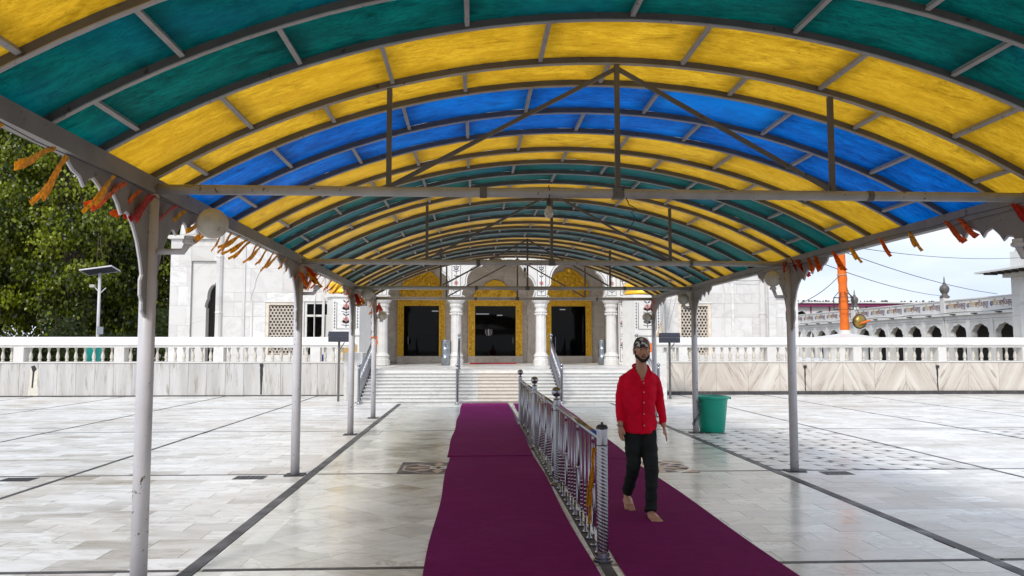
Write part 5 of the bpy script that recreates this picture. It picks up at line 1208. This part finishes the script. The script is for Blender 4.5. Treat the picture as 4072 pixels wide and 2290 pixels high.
bmesh.ops.delete(bm, geom=[v for v in bm.verts if v.co.y < 7.815 and v.co.z > 1.315 and abs(v.co.x - 1.668) < .006 + (v.co.z - 1.315) * .62], context='VERTS'); bm.to_mesh(shirt.data); bm.free()
cl_ = MB()
for s in (-1, 1):
    C4 = [(.012, 7.744, 1.332), (.058, 7.738, 1.325), (.094, 7.775, 1.385), (.076, 7.835, 1.452), (.056, 7.782, 1.408)]
    cl_.add([(1.667 + s * u, v + .006, z) for u, v, z in C4] + [(1.667 + s * (u + .004), v - .004, z + .002) for u, v, z in C4],
            [(0, 1, 2, 3, 4), (9, 8, 7, 6, 5), (0, 5, 6, 1), (1, 6, 7, 2), (2, 7, 8, 3), (3, 8, 9, 4), (4, 9, 5, 0)])
cl_.tube([(1.667 + .074 * math.cos(a), 7.838 + .068 * math.sin(a), 1.448 + .022 * math.sin(a)) for a in [R(-20) + R(220) * q / 12 for q in range(13)]], .014, 6)
cl_.build('collar', M['shirt'], shirt)
fy = lambda z: 7.855 - (.121 if z < 1.3 else .121 - (z - 1.3) * .25)
MB().tube([(1.672, fy(z) - .002, z) for z in (.82, .95, 1.08, 1.2, 1.3)], .009, 4).build('placket', M['shirt'], shirt)
for z in (.88, .99, 1.1, 1.2, 1.29): MB().ball((1.672, fy(z) - .012, z), .007, 8, (1, .5, 1)).build('button', M['button'], shirt)
T = MB()
hloft(T, [(1.655, 7.86, .83, .162, .115), (1.657, 7.86, .93, .152, .105)], 20)
limb(T, [(1.66, 7.86, .85), (1.727, 7.85, .78), (1.735, 7.79, .64), KNL, (1.73, 7.70, .28), (1.725, 7.715, .10), (1.722, 7.70, .065)], [.095, .096, .080, .066, .058, .056, .060], 18)
limb(T, [(1.66, 7.86, .85), (1.585, 7.85, .78), (1.578, 7.82, .64), KNR, (1.57, 7.93, .32), (1.568, 8.06, .185)], [.095, .096, .080, .066, .058, .056], 18)
def fold_t(p): return .008 * noise.noise(p * 13) + .013 * max(0, noise.noise(Vector((p.x * 6, p.y * 6, p.z * 24))))
remeshed('trousers', T, M['trousers'], man, .009, 2, fold_t)
hc = Vector(HC)
Cp = MB(); n = 24; vs_ = []; fs = []
for j in range(9):
    t = j / 8 * math.pi * .5
    for i in range(n):
        a = 2 * math.pi * i / n; lo = .018 + .022 * max(0, -math.sin(a)) - .055 * max(0, math.sin(a))
        r_ = math.cos(t) ** .75; vs_.append(hc + Vector((.084 * r_ * math.cos(a), .012 + .108 * r_ * math.sin(a), lo + (.138 - lo) * math.sin(t) + .004 * noise.noise(Vector((a * 2, t * 5, 0))))))
for j in range(8):
    for i in range(n): fs.append((j * n + i, j * n + (i + 1) % n, (j + 1) * n + (i + 1) % n, (j + 1) * n + i))
Cp.add(vs_, fs); Cp.ball(hc + Vector((0, .12, .03)), .028, 8); Cp.build('printed_cap', M['cap'], man, True)
be = MB()
for k in range(13):
    a = R(-180) * k / 12; cz = -.095 + .055 * abs(math.cos(a)) ** 3; be.ball(hc + Vector((.062 * math.cos(a) * (1.03 if abs(math.cos(a)) > .8 else .93), -.028 + .056 * math.sin(a), cz)), .0165, 8, (.75, .8, 1.15))
for s in (-1, 1):
    be.tube([hc + Vector((.068 * s, -.01, .02)), hc + Vector((.067 * s, -.015, -.03)), hc + Vector((.062 * s, -.03, -.065))], [.006, .009, .013], 6)
    be.tube([hc + Vector((.004 * s, -.104, -.045)), hc + Vector((.022 * s, -.094, -.05)), hc + Vector((.03 * s, -.086, -.062))], [.005, .005, .003], 6)
remeshed('beard', be, M['hair'], man, .005, 2)
for s in (-1, 1):
    MB().tube([hc + Vector((.016 * s, -.094, .032)), hc + Vector((.034 * s, -.091, .038)), hc + Vector((.052 * s, -.078, .03))], [.004, .0055, .003], 6).build('eyebrow', M['hair'], man)
    ey_ = MB().ball(hc + Vector((.032 * s, -.080, .012)), .0125, 10, (1.15, .8, .7)).build('eye', M['eyew'], man, True); MB().ball(hc + Vector((.032 * s, -.0885, .012)), .0062, 8, (1, .5, 1)).build('iris', M['hair'], ey_, True)
MB().tube([hc + Vector((-.02, -.093, -.06)), hc + Vector((0, -.103, -.059)), hc + Vector((.02, -.093, -.06))], [.003, .006, .003], 6).build('lips', M['lip'], man, True)
MB().tube([(WRR[0] + .034 * math.cos(a), WRR[1] + .034 * math.sin(a), WRR[2] + .0 + .004 * math.sin(a)) for a in [2 * math.pi * q / 16 for q in range(16)]], .0045, 6, True).build('bangle', M['chrome'], man, True)

att = empty('person', (-6.05, 32.4, PZ), 'attendant with black hair seated behind the counter window', 'person')
A = MB(); ac = (-6.05, 32.35, 1.98); head_mesh(A, ac)
hloft(A, [(-6.05, 32.4, PZ + .45, .17, .13), (-6.05, 32.4, 1.5, .15, .11), (-6.05, 32.4, 1.7, .19, .11), (-6.05, 32.4, 1.77, .10, .08), (-6.05, 32.38, 1.84, .055, .055), (-6.05, 32.36, 1.92, .05, .055)], 14)
for s in (-1, 1): limb(A, [(-6.05 + s * .19, 32.4, 1.7), (-6.05 + s * .24, 32.35, 1.45), (-6.05 + s * .15, 32.15, 1.38)], [.05, .042, .03]); hand(A, (-6.05 + s * .15, 32.15, 1.38), (-s * .3, -1, -.1), (-s, 0, .3), (0, 0, -1)); limb(A, [(-6.05 + s * .09, 32.4, PZ + .48), (-6.05 + s * .12, 32.0, PZ + .48), (-6.05 + s * .12, 32.0, PZ + .05)], [.085, .06, .04]); foot(A, (-6.05 + s * .12, 32.03, PZ), (-6.05 + s * .13, 31.9, PZ))
remeshed('body', A, M['skin'], att, .012, 1)
Hh = MB(); Hh.ball(Vector(ac) + Vector((0, .02, .055)), .098, 14, (.84, .98, .82)); Hh.build('hair', M['hair'], att, True)
Sh = MB(); hloft(Sh, [(-6.05, 32.4, PZ + .42, .185, .145), (-6.05, 32.4, 1.5, .17, .13), (-6.05, 32.4, 1.69, .21, .125), (-6.05, 32.4, 1.78, .10, .09)], 16); Sh.build('shirt', M['globe'], att, True)
se = empty('counter_bench', (-6.05, 32.45, PZ), 'bench behind the counter window under the attendant', 'bench')
MB().box(-6.4, -5.7, 32.25, 32.7, PZ + .36, PZ + .415).build('seat', M['frame'], se)
for sx in (-.3, .3): MB().box(-6.05 + sx - .03, -6.05 + sx + .03, 32.3, 32.65, PZ - .015, PZ + .36).build('leg', M['frame'], se)

# ------------------------------------------------------------------ floor drain covers
for x, y, lb in ((-2.78, 10.28, 'dark drain cover beside the second left canopy post'), (-5.6, 10.27, 'dark drain cover in the open floor by the left picture edge'), (4.74, 10.27, 'dark drain cover beside the right canopy post')):
    e = empty('drain_cover', (x, y, 0), lb, 'drain cover', 'floor drain covers')
    MB().box(x - .19, x + .19, y - .13, y + .13, .0012, .004).build('plate', M['black'], e)
    for q in range(6): MB().box(x - .17 + q * .06, x - .14 + q * .06, y - .11, y + .11, .0042, .007).build('bar', M['plate'], e)
